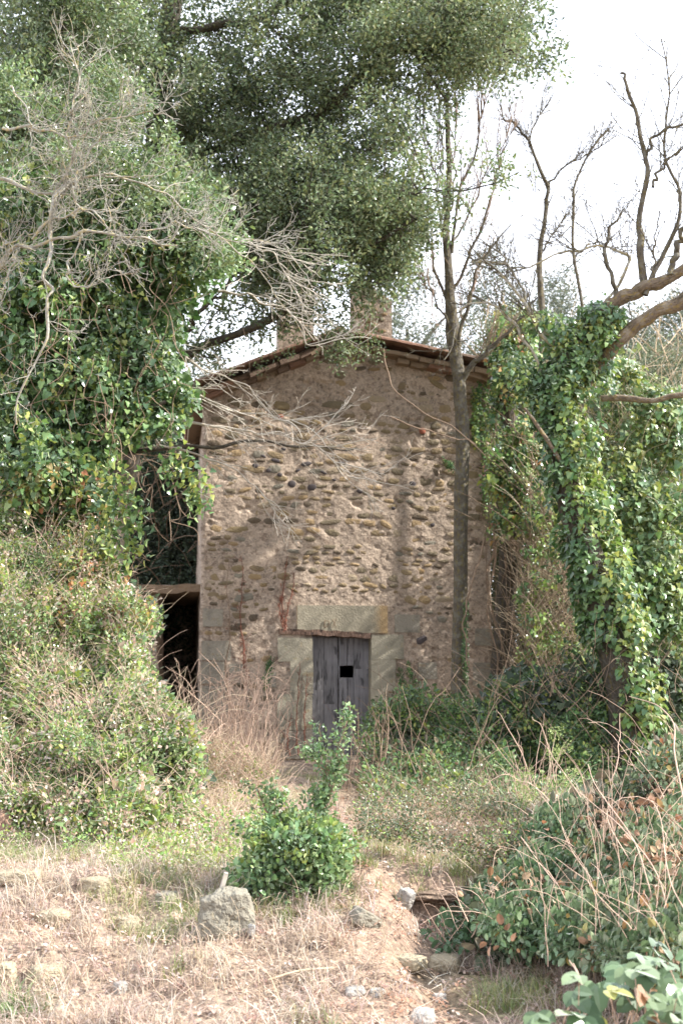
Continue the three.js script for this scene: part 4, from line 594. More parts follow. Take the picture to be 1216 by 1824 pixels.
// trees beyond; distance haze is put into their leaf colours
for (const [i, [x, yt, d, w, dens, label]] of [[735, 470, 27, 95, 900, 'pale grey green tree behind the roof ridge, right of the broken bell gable'], [880, 455, 29, 110, 1000, 'tree with haze put into its leaf colour behind the slender grey trunk'], [1010, 470, 31, 110, 1000, 'tree with haze put into its leaf colour behind the forked bare tree'], [1120, 540, 26, 120, 1300, 'pale evergreen tree behind the broken limbs of the leaning ivy tree'], [1230, 520, 28, 120, 1200, 'pale tree half cut off by the right edge'], [330, 600, 24, 120, 1400, 'dark tree behind the chapel roof, left of the bell gable'], [240, 700, 26, 160, 1800, 'tree with shade put into its leaf colour behind the annex, in the dark gap left of the chapel'], [1180, 720, 21, 110, 1500, 'green tree behind the ivy thicket at the right edge']].entries()) {
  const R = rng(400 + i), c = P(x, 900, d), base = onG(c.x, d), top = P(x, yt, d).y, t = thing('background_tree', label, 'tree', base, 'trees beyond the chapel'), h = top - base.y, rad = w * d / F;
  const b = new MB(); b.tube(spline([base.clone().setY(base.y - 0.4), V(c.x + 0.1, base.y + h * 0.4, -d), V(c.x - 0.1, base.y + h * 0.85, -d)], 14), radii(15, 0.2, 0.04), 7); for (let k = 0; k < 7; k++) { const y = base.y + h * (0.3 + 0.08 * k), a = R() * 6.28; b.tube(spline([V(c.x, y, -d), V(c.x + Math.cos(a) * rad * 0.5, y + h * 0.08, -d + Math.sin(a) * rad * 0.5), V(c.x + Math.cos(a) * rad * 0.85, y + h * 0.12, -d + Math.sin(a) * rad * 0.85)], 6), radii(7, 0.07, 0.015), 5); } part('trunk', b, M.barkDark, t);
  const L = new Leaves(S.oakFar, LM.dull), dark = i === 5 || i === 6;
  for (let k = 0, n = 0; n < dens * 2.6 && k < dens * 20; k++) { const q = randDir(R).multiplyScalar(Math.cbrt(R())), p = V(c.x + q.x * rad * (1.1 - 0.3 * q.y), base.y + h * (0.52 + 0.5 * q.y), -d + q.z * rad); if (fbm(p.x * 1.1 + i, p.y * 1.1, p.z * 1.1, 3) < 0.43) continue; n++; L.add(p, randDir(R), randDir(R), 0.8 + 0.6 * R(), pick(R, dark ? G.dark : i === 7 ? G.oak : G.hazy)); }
  L.build('crown', t);
}

// ---------------------------------------------------------------- thickets, shrubs and creepers
function stems(mb, R, n, at, { len = 0.8, r = 0.003, arch = 0.5, seg = 7, spread = 1, dir } = {}) {
  for (let k = 0; k < n; k++) { let p = at(R); const a = R() * 6.283, l = len * (0.5 + R()), pts = [p], d = V(Math.cos(a) * spread, 1.2, Math.sin(a) * spread).normalize(); if (dir) d.add(dir).normalize(); for (let i = 0; i < seg; i++) { d.addScaledVector(randDir(R), 0.22); d.y -= arch / seg * 2 * (i / seg); d.normalize(); p = p.clone().addScaledVector(d, l / seg); pts.push(p); } mb.tube(pts, radii(seg + 1, r * (0.7 + 0.7 * R()), r * 0.4), 3); }
}
function thicket(name, label, category, seed, poly, base, layers, stemSpec) {
  const R = rng(seed), t = thing(name, label, category, base);
  for (const [pn2, n, d0, d1, geo, mat, cols, o] of layers) foliage(R, poly, n, d0, d1, geo, mat, cols, o).build(pn2, t);
  for (const [pn2, n, mat, dAt, o] of stemSpec) { const mb = new MB(), sp = within(R, poly, n, dAt); let k = 0; stems(mb, R, sp.length, () => sp[k++], o); part(pn2, mb, mat, t, 'stuff'); }
  return t;
}
const bankD = (x, y) => lerp(11.3, 8.1, sstep(900, 1490, y)) + 0.0012 * Math.max(0, x - 150) + 1.5 * (fbm(x * 0.013, y * 0.013, 5, 3) - 0.5) + 0.6 * (fbm(x * 0.04, y * 0.04, 6, 2) - 0.5);
thicket('bramble_thicket', 'sunlit bank of tangled brambles and dry stems at the left', 'thicket', 501, [[-30, 900], [120, 890], [180, 950], [205, 1015], [250, 1065], [275, 1085], [285, 1110], [262, 1130], [262, 1180], [285, 1230], [345, 1290], [352, 1400], [345, 1470], [250, 1482], [120, 1488], [-30, 1480]], onG(-2, 10), [
  ['leaves', 3600, bankD, () => 0.5, S.ivySprig, LM.glossy, (x, y, r) => x > 90 && y < 1140 && r() < 0.25 ? G.autumn : r() < 0.22 ? G.straw : r() < 0.42 ? G.lime : [[0.1, 0.17, 0.05], [0.14, 0.2, 0.07]], { size: 0.6, clump: 2.2, thr: 0.42, seed: 2, patchy: true }],
  ['small_leaves', 6500, bankD, () => 0.7, S.small, LM.glossy, (x, y, r) => r() < 0.45 ? G.lime : r() < 0.4 ? G.straw : [[0.14, 0.22, 0.07], [0.2, 0.29, 0.1]], { size: 1.1, clump: 2.5, thr: 0.4, seed: 12 }],
  ['dry_leaves', 1500, bankD, () => 0.6, S.small, LM.dull, G.straw, { size: 1.0, clump: 2.1, thr: 0.4, seed: 22 }],
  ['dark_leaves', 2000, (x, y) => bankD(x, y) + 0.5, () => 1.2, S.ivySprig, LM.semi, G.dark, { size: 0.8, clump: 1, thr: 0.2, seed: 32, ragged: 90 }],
], [['dry_stems', 900, M.twigTan, (x, y, r) => bankD(x, y) + 0.1 + r() * 0.4, { len: 0.42, r: 0.0022, arch: 0.5 }], ['brown_stems', 350, M.twigPink, (x, y, r) => bankD(x, y) + 0.1 + r() * 0.3, { len: 0.4, r: 0.003, arch: 0.7 }]]);
{ // pale thicket in the lower right half: ivy wall, backlit glow put into its leaf colours
  thicket('ivy_thicket', 'sunlit wall of ivy and clematis leaves at the right edge', 'thicket', 502, [[1060, 590], [1120, 640], [1180, 690], [1230, 680], [1240, 1330], [1130, 1330], [1100, 1180], [1075, 1050], [1050, 930], [1030, 800], [1050, 700]], onG(4, 14.5), [
    ['leaves', 1900, (x, y) => 14 - 0.001 * (y - 600) + 0.8 * (fbm(x * 0.012, y * 0.012, 9, 3) - 0.5), () => 0.5, S.ivyPatch, LM.glossy, (x, y, r) => r() < 0.4 ? G.lime : [[0.16, 0.26, 0.09], [0.24, 0.33, 0.15], [0.09, 0.17, 0.05]], { size: 1.0, clump: 2.4, thr: 0.49, seed: 3, patchy: true, out: V(0.5, 0.35, 0) }],
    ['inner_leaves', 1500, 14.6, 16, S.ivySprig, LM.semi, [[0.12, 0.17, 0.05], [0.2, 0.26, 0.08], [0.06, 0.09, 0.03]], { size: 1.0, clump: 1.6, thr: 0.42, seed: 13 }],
  ], [['stems', 260, M.twigTan, (x, y, r) => 14 + r() * 0.4, { len: 1.0, r: 0.005, arch: 0.5 }]]);
  thicket('twiggy_thicket', 'thin brown thicket of twigs with scattered yellow leaves between chapel corner and ivy trunk', 'thicket', 503, [[925, 880], [960, 840], [1040, 850], [1075, 1000], [1100, 1200], [1090, 1280], [915, 1280], [925, 1100]], onG(2.4, 17.5), [
    ['leaves', 620, 16.4, 18, S.ivySmall, LM.semi, (x, y, r) => r() < 0.6 ? G.lime : G.ivy, { size: 1.05, clump: 2.2, thr: 0.47, seed: 3, patchy: true }], ['back_leaves', 2300, 18.4, 20.5, S.oakFar, LM.dull, [[0.08, 0.085, 0.04], [0.12, 0.11, 0.06], [0.05, 0.06, 0.03]], { size: 0.9, clump: 1, thr: 0.3, seed: 33 }],
  ], [['twigs', 620, M.twigTan, (x, y, r) => 16.6 + r() * 1.4, { len: 0.9, r: 0.0065, arch: 0.6 }], ['brown_twigs', 420, M.twigBrown, (x, y, r) => 16.6 + r() * 1.4, { len: 1.2, r: 0.007, arch: 0.3 }]]);
  thicket('evergreen_hedge', 'wall of pale evergreen scrub far behind the right side thickets', 'thicket', 504, [[850, 560], [960, 600], [1060, 640], [1250, 600], [1250, 900], [1000, 1000], [960, 1280], [850, 1280]], onG(5, 22), [['leaves', 5000, 20.5, 22.5, S.oakFar, LM.dull, [[0.1, 0.13, 0.06], [0.15, 0.18, 0.08], [0.07, 0.1, 0.05], [0.2, 0.2, 0.12]], { size: 0.95, clump: 1, thr: 0.38, seed: 4 }]], [['twigs', 220, M.twigTan, (x, y, r) => 20.3 + r(), { len: 1.5, r: 0.01, arch: 0.3 }]]);
  thicket('shade_tinted_undergrowth', 'undergrowth with shade put into its dark leaf colour in the gap between the left bank and the chapel', 'thicket', 505, [[150, 780], [400, 760], [400, 1060], [330, 1070], [150, 1100]], onG(-3.4, 23), [['leaves', 3300, 22.6, 25.5, S.oakFar, LM.dull, G.dark, { size: 1.2, clump: 0.8, thr: 0.2, seed: 4 }]], [['stems', 120, M.twigBrown, (x, y, r) => 22.4 + r() * 0.5, { len: 1.4, r: 0.01, arch: 0.9 }]]);  // leaves coloured dark to stand in for the shade of the gap
}
// shrubs before the chapel
thicket('leafy_shrub', 'low green shrub with brown stems right of the plank door', 'shrub', 506, [[645, 1310], [690, 1245], [740, 1232], [800, 1250], [870, 1265], [900, 1330], [910, 1470], [840, 1500], [760, 1480], [690, 1450], [650, 1400]], onG(1.0, 12), [['leaves', 2600, (x, y) => 14 - 0.024 * Math.max(0, y - 1290), () => 0.9, S.small, LM.semi, (x, y, r) => r() < 0.14 ? [[0.24, 0.17, 0.1], [0.18, 0.15, 0.07]] : r() < 0.2 ? G.lime : [[0.09, 0.17, 0.045], [0.13, 0.22, 0.06], [0.06, 0.11, 0.035]], { size: 1.6, clump: 2.6, thr: 0.45, seed: 3 }], ['inner_leaves', 1000, (x, y) => 14.7 - 0.024 * Math.max(0, y - 1290), () => 0.6, S.small, LM.dull, [[0.1, 0.1, 0.05], [0.06, 0.085, 0.03], [0.14, 0.11, 0.07]], { size: 1.8, clump: 1, thr: 0.3, seed: 9 }]], [['stems', 70, M.twigBrown, (x, y, r) => 14.3 - 0.024 * Math.max(0, y - 1290) + r() * 0.5, { len: 0.8, r: 0.005, arch: 0.5 }]]);
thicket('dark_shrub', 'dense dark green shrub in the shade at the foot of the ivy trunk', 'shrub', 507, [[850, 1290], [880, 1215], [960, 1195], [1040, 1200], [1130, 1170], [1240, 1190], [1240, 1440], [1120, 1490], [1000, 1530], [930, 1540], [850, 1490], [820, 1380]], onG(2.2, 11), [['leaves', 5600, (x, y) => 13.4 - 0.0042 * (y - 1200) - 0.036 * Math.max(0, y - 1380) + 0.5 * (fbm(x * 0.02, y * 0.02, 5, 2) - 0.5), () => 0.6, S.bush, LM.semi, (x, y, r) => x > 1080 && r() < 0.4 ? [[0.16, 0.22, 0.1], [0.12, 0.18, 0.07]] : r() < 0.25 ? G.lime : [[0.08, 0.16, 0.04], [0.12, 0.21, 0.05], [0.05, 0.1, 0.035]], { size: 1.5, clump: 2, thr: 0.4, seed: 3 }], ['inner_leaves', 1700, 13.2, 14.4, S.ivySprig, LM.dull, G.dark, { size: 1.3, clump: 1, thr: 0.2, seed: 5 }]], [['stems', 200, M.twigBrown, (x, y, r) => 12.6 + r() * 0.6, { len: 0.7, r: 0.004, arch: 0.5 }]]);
// cane clumps: every cane its own piece
function canes(name, label, category, base, list, mat) { const t = thing(name, label, category, base); list.forEach((l, i) => { const b = new MB(), near = Math.min(1, l[0][2] / 12), r = l.pop(); limb(b, l, 18, r * (0.35 + 0.65 * near), r * 0.3, { wob: 0.06 * near * near, seed: i + base.x * 7, sides: 5, lump: 0.35 }); part('cane', b, mat ?? M.twigPink, t); }); return t; }
{
  const R = rng(601), list = [];
  for (let k = 0; k < 190; k++) { const x = 345 + R() * 150, y = 1385 + R() * 45, d = 13 + R() * 3.4, l = 60 + R() * 180, s = (R() - 0.5) * 150; list.push([[x, y, d], [x + s * 0.2 + (R() - 0.5) * 24, y - l * 0.5, d], [x + s * 0.6 + (R() - 0.5) * 30, y - l * 0.9, d], [x + s * 1.1, y - l * (0.75 + 0.4 * R()), d], 0.004 + 0.0045 * R()]); }
  list.push([[505, 1385, 14.8], [440, 1330, 14.6], [390, 1280, 14.4], [308, 1212, 14], 0.014], [[510, 1390, 14.5], [450, 1340, 14.4], [355, 1300, 14.2], 0.01]);
  canes('dry_bramble_clump', 'tangle of dry pinkish bramble canes left of the plank door', 'brambles', onG(-1.2, 15.8), list);
  const l2 = []; for (let k = 0; k < 55; k++) { const x = 608 + R() * 85, y = 1420 + R() * 40, d = 12 + R() * 3, l = 80 + R() * 130, s = (R() - 0.5) * 80; l2.push([[x, y, d], [x + s * 0.3, y - l * 0.55, d], [x + s * 0.7 + (R() - 0.5) * 24, y - l * 0.9, d], [x + s * 1.5, y - l * (0.6 + 0.4 * R()), d], 0.003 + 0.003 * R()]); }
  canes('dry_stem_clump', 'clump of thin dead brown stems in front of the right door jamb', 'dry stems', onG(0.4, 14), l2, M.twigBrown);
  const l3 = [[[985, 1400, 8], [975, 1340, 8], [960, 1290, 8], [944, 1278, 8], 0.0055], [[948, 1400, 8.2], [925, 1330, 8.2], [900, 1290, 8.2], [884, 1262, 8.2], 0.005], [[990, 1395, 8], [978, 1330, 8], [965, 1298, 8], 0.004], [[945, 1410, 8.2], [900, 1380, 8.1], [860, 1400, 8.1], [830, 1385, 8.1], 0.0045], [[940, 1400, 8.2], [890, 1340, 8.2], [858, 1300, 8.2], 0.004], [[935, 1390, 8.2], [928, 1340, 8.2], [920, 1300, 8.2], 0.0035], [[1000, 1560, 6.5], [960, 1530, 6.5], [925, 1490, 6.5], 0.006], [[1035, 1650, 6], [1020, 1610, 6], [970, 1550, 6.2], [927, 1492, 6.5], 0.007], [[985, 1440, 7.9], [990, 1380, 7.9], [1000, 1350, 7.9], 0.006], [[950, 1400, 8.1], [958, 1330, 8.1], [970, 1270, 8.1], 0.004], [[880, 1450, 8], [870, 1390, 8], [868, 1365, 8], 0.004]];
  for (let k = 0; k < 26; k++) { const x = 905 + R() * 60, y = 1420, d = 8 + R() * 0.4, a = (R() - 0.5) * 150; l3.push([[x, y + 50, d], [x + a * 0.3, y - 10 - R() * 30, d], [x + a, y - 40 - R() * 70, d], 0.002 + 0.0015 * R()]); }
  canes('dead_cane_clump', 'fan of dead pinkish canes rising before the dark shrub', 'canes', onG(1.2, 8), l3);
}
{ // evergreen bush beside the boulder
  const R = rng(602), D = 6.35, base = hit(525, 1640), t = thing('evergreen_bush', 'round glossy evergreen bush with tall upright shoots beside the grey boulder', 'bush', base), st = new MB(), L = new Leaves(S.bush, LM.glossy), cols = [[0.14, 0.23, 0.08], [0.2, 0.31, 0.1], [0.28, 0.38, 0.15], [0.08, 0.15, 0.05]];
  const c = P(524, 1552, D), rx = 96 * D / F, ry = 96 * D / F;
  for (let k = 0, n = 0; n < 880 && k < 12000; k++) { const q = randDir(R), r = Math.cbrt(0.25 + 0.75 * R()); const f = 0.55 + 0.85 * fbm(q.x * 1.8 + 3, q.y * 1.8, q.z * 1.8, 3); const p = V(c.x + q.x * rx * r * f * (1 - 0.3 * q.y) + q.y * rx * 0.22, c.y + q.y * ry * r * f, c.z + q.z * rx * r * f); if (fbm(p.x * 7, p.y * 7, p.z * 7, 2) < 0.37) continue; n++; L.add(p, q.clone().add(V(0, 0.4, 0)).addScaledVector(randDir(R), 0.6), randDir(R), 0.85 + 0.4 * R(), pick(R, q.y > 0.3 && R() < 0.4 ? G.lime : cols)); if (n % 6 === 0) st.tube(spline([base, c.clone().lerp(p, 0.5).add(V(0, -0.05, 0)), p], 6), 0.003, 3); }
  for (let k = 0; k < 14; k++) { const q = randDir(R); q.y = Math.abs(q.y) * 0.9 + 0.1; q.normalize(); const a = V(c.x + q.x * rx * 0.6 + q.y * rx * 0.2, c.y + q.y * ry * 0.6, c.z + q.z * rx * 0.6), e = a.clone().addScaledVector(q, 0.12 + 0.14 * R()).add(V(0, 0.06, 0)), pp = spline([a, a.clone().lerp(e, 0.5).add(V(0.01, 0.02, 0)), e], 10); st.tube(pp, radii(11, 0.004, 0.002), 4); for (let j = 0; j < 13; j++) L.add(pp[Math.floor(R() * 11)].clone().addScaledVector(randDir(R), 0.035), randDir(R).add(V(0.2, 0.4, 0)), randDir(R), 0.6 + 0.3 * R(), pick(R, R() < 0.35 ? G.lime : cols)); }
  const shoot = (list, n, w, sc, lime) => { const p = limbPts(list.map((q) => [...q, D]), 24, 0.02, list[0][0]); st.tube(p, radii(25, 0.006, 0.0025), 5); for (let k = 0; k < n; k++) { const f = (0.25 + 0.75 * R()) * 23, i = Math.floor(f), o = randDir(R), ww = w * (1.15 - 0.6 * f / 23); L.add(p[i].clone().lerp(p[i + 1], f - i).addScaledVector(o, ww * R()), o.add(V(0.2, 0.5, 0.3)), randDir(R), sc * (0.8 + 0.4 * R()), pick(R, lime ? [[0.16, 0.24, 0.08], [0.11, 0.18, 0.06]] : cols)); } };
  shoot([[560, 1560], [575, 1470], [590, 1390], [603, 1330], [618, 1285], [623, 1252]], 44, 0.075, 0.66); shoot([[555, 1520], [568, 1440], [578, 1400]], 42, 0.085, 0.75, true); shoot([[500, 1520], [488, 1450], [482, 1400]], 34, 0.085, 0.8); shoot([[590, 1400], [575, 1340], [568, 1290]], 16, 0.07, 0.68); shoot([[590, 1390], [560, 1350], [545, 1318]], 16, 0.07, 0.7); shoot([[585, 1420], [600, 1370], [598, 1340]], 26, 0.08, 0.65, true); shoot([[480, 1450], [455, 1405], [440, 1400]], 6, 0.04, 0.7); shoot([[600, 1560], [612, 1500], [615, 1480]], 16, 0.08, 0.75); shoot([[440, 1590], [425, 1560], [430, 1545]], 16, 0.08, 0.8);
  L.build('leaves', t); part('stems', st, M.twigBrown, t, 'stuff');
}
{ // bare double stem beside the bush
  canes('bare_sapling', 'thin bare forked sapling just right of the evergreen bush', 'sapling', hit(637, 1600), [[[637, 1600, 6.6], [640, 1530, 6.6], [634, 1470, 6.6], [610, 1440, 6.6], 0.004], [[628, 1570, 6.6], [626, 1510, 6.6], [630, 1445, 6.6], 0.003], [[640, 1500, 6.6], [652, 1470, 6.6], [656, 1440, 6.6], 0.003], [[606, 1560, 6.5], [607, 1480, 6.5], [604, 1400, 6.5], [602, 1370, 6.5], 0.003]], M.twigTan);
}
// the distance at which the line of sight of (px, py) comes down to a growth of height h on the ground
const seen = {};
function above(px, py, h) { const X = Math.round(px / 8) * 8, Y = Math.round(py / 8) * 8, k = X + ',' + Y + ',' + h; if (seen[k]) return seen[k]; let d = 3; for (; d < 11; d += 0.04) { const p = P(X, Y, d); if (p.y <= ground(p.x, d) + h) break; } return seen[k] = d; }
// brambles on the right bank
const rb = (x, y) => Math.min(above(x, y, 0.28 + 0.1 * sstep(1000, 1200, x)), 9) + 0.35 * (fbm(x * 0.014, y * 0.014, 3, 3) - 0.5);
thicket('bramble_bank', 'bank of grey green brambles with dry canes filling the lower right', 'brambles', 508, [[840, 1590], [880, 1560], [935, 1500], [960, 1450], [1040, 1430], [1110, 1390], [1180, 1330], [1250, 1300], [1250, 1790], [1130, 1730], [1010, 1700], [900, 1690], [830, 1650]], onG(1.6, 6.5), [
  ['leaves', 5600, rb, () => 0.4, S.bramble, LM.glossy, (x, y, r) => r() < 0.05 ? G.autumn : x < 1010 && r() < 0.6 ? [[0.08, 0.16, 0.065], [0.13, 0.22, 0.09], [0.06, 0.11, 0.045]] : r() < 0.25 ? [[0.3, 0.34, 0.22], [0.24, 0.3, 0.15]] : G.bramble, { size: 0.56, out: V(0.5, 0.7, -0.3), clump: 2.8, thr: 0.42, seed: 3, patchy: true }],  // sprinkled pale leaves are glints put into the colour
  ['dry_leaves', 420, rb, () => 0.4, S.bramble, LM.dull, [[0.3, 0.16, 0.09], [0.42, 0.28, 0.16]], { size: 0.65, clump: 2.8, thr: 0.45, seed: 43 }],
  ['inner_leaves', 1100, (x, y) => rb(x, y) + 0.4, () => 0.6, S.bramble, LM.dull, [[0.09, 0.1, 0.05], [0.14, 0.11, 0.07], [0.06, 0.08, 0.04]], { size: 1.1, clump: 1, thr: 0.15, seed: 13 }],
], [['dry_stems', 120, M.twigPink, (x, y, r) => rb(x, y) + 0.05 + r() * 0.35, { len: 0.4, r: 0.0026, arch: 0.8 }], ['tan_stems', 70, M.twigTan, (x, y, r) => rb(x, y) + 0.1 + r() * 0.3, { len: 0.34, r: 0.002, arch: 0.6 }]]);
{
  const R = rng(603), list = [[[1080, 1600, 5.6], [1010, 1500, 5.7], [990, 1400, 5.8], 0.004], [[1170, 1640, 5], [1150, 1560, 5], [1130, 1500, 5.1], [1060, 1400, 5.4], [1045, 1360, 5.5], 0.0055], [[1200, 1700, 4.8], [1170, 1560, 4.9], [1100, 1470, 5.1], [1030, 1410, 5.3], 0.005], [[1030, 1690, 5.2], [1035, 1600, 5.2], [1038, 1550, 5.2], 0.004], [[1070, 1670, 5.1], [1060, 1600, 5.1], [1042, 1545, 5.2], 0.004], [[1045, 1824, 4.2], [1030, 1740, 4.3], [1012, 1710, 4.4], 0.006], [[1060, 1850, 4.1], [1040, 1760, 4.3], [1020, 1715, 4.4], 0.005], [[1216, 1420, 6], [1200, 1340, 6.1], [1198, 1290, 6.2], [1170, 1255, 6.3], [1120, 1240, 6.4], 0.007], [[1090, 1400, 7], [1100, 1330, 7.1], [1105, 1270, 7.2], 0.005], [[1140, 1720, 4.9], [1180, 1600, 4.9], [1186, 1480, 5], 0.004], [[1230, 1640, 4.7], [1190, 1560, 4.8], [1170, 1440, 5], [1150, 1420, 5], 0.005]];
  for (let k = 0; k < 18; k++) { const x = 930 + R() * 280, y = 1560 + R() * 180, d = rb(x, y) + 0.05, l = 80 + R() * 180, s = (R() - 0.65) * 150; list.push([[x, y, d], [x + s * 0.3, y - l * 0.45, d], [x + s * 0.7 + (R() - 0.5) * 20, y - l * 0.8, d], [x + s * 1.1, y - l, d], 0.0018 + 0.002 * R()]); }
  for (let k = 0; k < 14; k++) { const x = 1040 + R() * 70, y = 1500, d = 6 + R() * 0.4, l = 70 + R() * 120, s = (R() - 0.5) * 120; list.push([[x, y, d], [x + s * 0.3, y - l * 0.5, d], [x + s, y - l, d], 0.0018 + 0.0015 * R()]); }
  canes('dry_cane_tangle', 'tangle of long dry canes standing out of the right bramble bank', 'canes', onG(1.5, 5.4), list);
  // large leaves close by at the lower right corner
  const b = onG(1.0, 4.2), t = thing('broadleaf_bramble', 'bramble with large pale glossy leaves at the lower right corner', 'brambles', b), st = new MB();
  const place = []; for (let k = 0; k < 250; k++) { const x = 900 + R() * 340, y = 1560 + R() * 290; if (y < 1900 - (x - 860) * 0.75 - 40 * R()) continue; if (fbm(x * 0.02, y * 0.02, 8, 2) < 0.42) continue; place.push([x, y]); }
  const q = new THREE.Quaternion(), geos = [0, 1, 2, 3].map((k) => { const o = { p: [], c: [] }, m = new THREE.Matrix4(); for (const [ay, az] of [[0, 0], [0.9, 0.1], [-0.9, 0.1]]) { m.makeRotationFromEuler(new THREE.Euler(0.25 * (k - 1.5), az, ay)).scale(V(1.3, 1, 1).multiplyScalar(ay ? 0.055 : 0.07)); m.setPosition(ay ? 0 : 0, ay ? 0 : 0.012, 0); leafTris('oval', o, m, [0.9 + 0.1 * k / 2, 1, 0.9]); } return leafGeo(o); });
  const tone = [[0.10, 0.17, 0.075], [0.15, 0.22, 0.11], [0.2, 0.27, 0.15], [0.07, 0.13, 0.06], [0.3, 0.3, 0.06], [0.33, 0.16, 0.08]].map((c) => { const m = LM.semi.clone(); m.color.setRGB(...c); return m; });
  place.slice(0, 130).forEach(([x, y]) => { const p = P(x, y, 3.9 + 0.5 * R() - (y - 1600) * 0.0012), m = new THREE.Mesh(geos[Math.floor(R() * 4)], tone[R() < 0.9 ? Math.floor(R() * 4) : 4 + Math.floor(R() * 2)]); m.name = 'leaf'; const z = V(0.35, 0.9, 0.5).addScaledVector(randDir(R), 0.55).normalize(), y2 = V(R() - 0.6, -0.2 - 0.5 * R(), R() * 0.8).normalize(), xx = V().crossVectors(y2, z).normalize(); m.quaternion.setFromRotationMatrix(new THREE.Matrix4().makeBasis(xx, V().crossVectors(z, xx), z)); m.scale.setScalar(0.85 + 0.4 * R()); m.castShadow = m.receiveShadow = true; t.add(m); m.position.copy(p).sub(b); st.tube([p, p.clone().add(V((R() - 0.3) * 0.1, -0.1, -0.05)), p.clone().add(V((R() - 0.3) * 0.2, -0.3, -0.1))], 0.0018, 3); });
  part('stems', st, M.twigPink, t, 'stuff');
  // ivy mat under the eroded lip
  thicket('ground_ivy', 'patch of dark green ivy leaves hanging below the eroded earth lip', 'ivy', 509, [[770, 1660], [800, 1640], [860, 1610], [930, 1590], [1010, 1620], [1010, 1700], [930, 1705], [850, 1690], [790, 1690]], onG(0.8, 5.9), [['leaves', 210, (x, y) => 6.2 - (y - 1600) * 0.004, () => 0.2, S.bramble, LM.semi, [[0.05, 0.12, 0.045], [0.075, 0.16, 0.06], [0.1, 0.18, 0.08]], { size: 0.75, clump: 3, thr: 0.36, seed: 3, patchy: true }]], [['stems', 50, M.twigPink, (x, y, r) => 6.1 - (y - 1600) * 0.004, { len: 0.25, r: 0.002 }]]);
}
thicket('dry_scrub', 'brown dry grass and thin weeds on the terrace in front of the leafy shrub', 'scrub', 510, [[640, 1420], [760, 1410], [880, 1400], [950, 1440], [930, 1535], [870, 1545], [760, 1505], [680, 1485], [630, 1470]], onG(0.7, 9.5), [['leaves', 900, (x, y) => above(x, y, 0.24), () => 0.5, S.small, LM.semi, (x, y, r) => r() < 0.1 ? G.lime : r() < 0.35 ? [[0.26, 0.18, 0.1], [0.36, 0.26, 0.17]] : [[0.08, 0.11, 0.045], [0.12, 0.14, 0.06]], { size: 0.7, clump: 3, thr: 0.54, seed: 3 }], ['dry_leaves', 90, (x, y) => above(x, y, 0.1), () => 0.5, S.small, LM.dull, G.litter, { size: 0.9, clump: 3, thr: 0.42, seed: 7 }]], [['dry_stems', 380, M.twigTan, (x, y, r) => above(x, y, 0.03) + r() * 0.5, { len: 0.24, r: 0.0017, arch: 0.6 }], ['brown_stems', 330, M.twigBrown, (x, y, r) => above(x, y, 0.08) + r() * 0.5, { len: 0.34, r: 0.002, arch: 0.4 }]]);
thicket('tall_dry_grass', 'tall dry grass and dead canes at the right foot of the left bramble bank', 'dry grass', 511, [[320, 1300], [400, 1330], [490, 1360], [500, 1420], [470, 1490], [380, 1510], [330, 1480]], onG(-0.9, 9), [['leaves', 260, (x, y) => above(x, y, 0.14), () => 0.5, S.small, LM.semi, (x, y, r) => r() < 0.6 ? G.lime : G.straw, { size: 1, clump: 3, thr: 0.46, seed: 3 }]], [['dry_stems', 900, M.twigTan, (x, y, r) => above(x, y, 0.02) + r() * 0.4, { len: 0.3, r: 0.002, arch: 0.6 }], ['pink_stems', 420, M.twigPink, (x, y, r) => above(x, y, 0.02) + r() * 0.4, { len: 0.34, r: 0.0024, arch: 0.4 }]]);
thicket('weedy_fringe', 'low fringe of green weeds and grass along the foot of the left bank', 'weeds', 512, [[-30, 1450], [120, 1440], [360, 1430], [430, 1490], [420, 1550], [300, 1545], [150, 1510], [-30, 1500]], onG(-1.4, 7.8), [['leaves', 900, (x, y) => above(x, y, 0.09), () => 0.6, S.small, LM.semi, (x, y, r) => r() < 0.5 ? G.lime : r() < 0.5 ? G.straw : G.grass, { size: 0.85, clump: 3.2, thr: 0.45, seed: 3 }]], [['dry_stems', 700, M.twigTan, (x, y, r) => above(x, y, 0.02) + r() * 0.3, { len: 0.18, r: 0.0017, arch: 0.7 }]]);
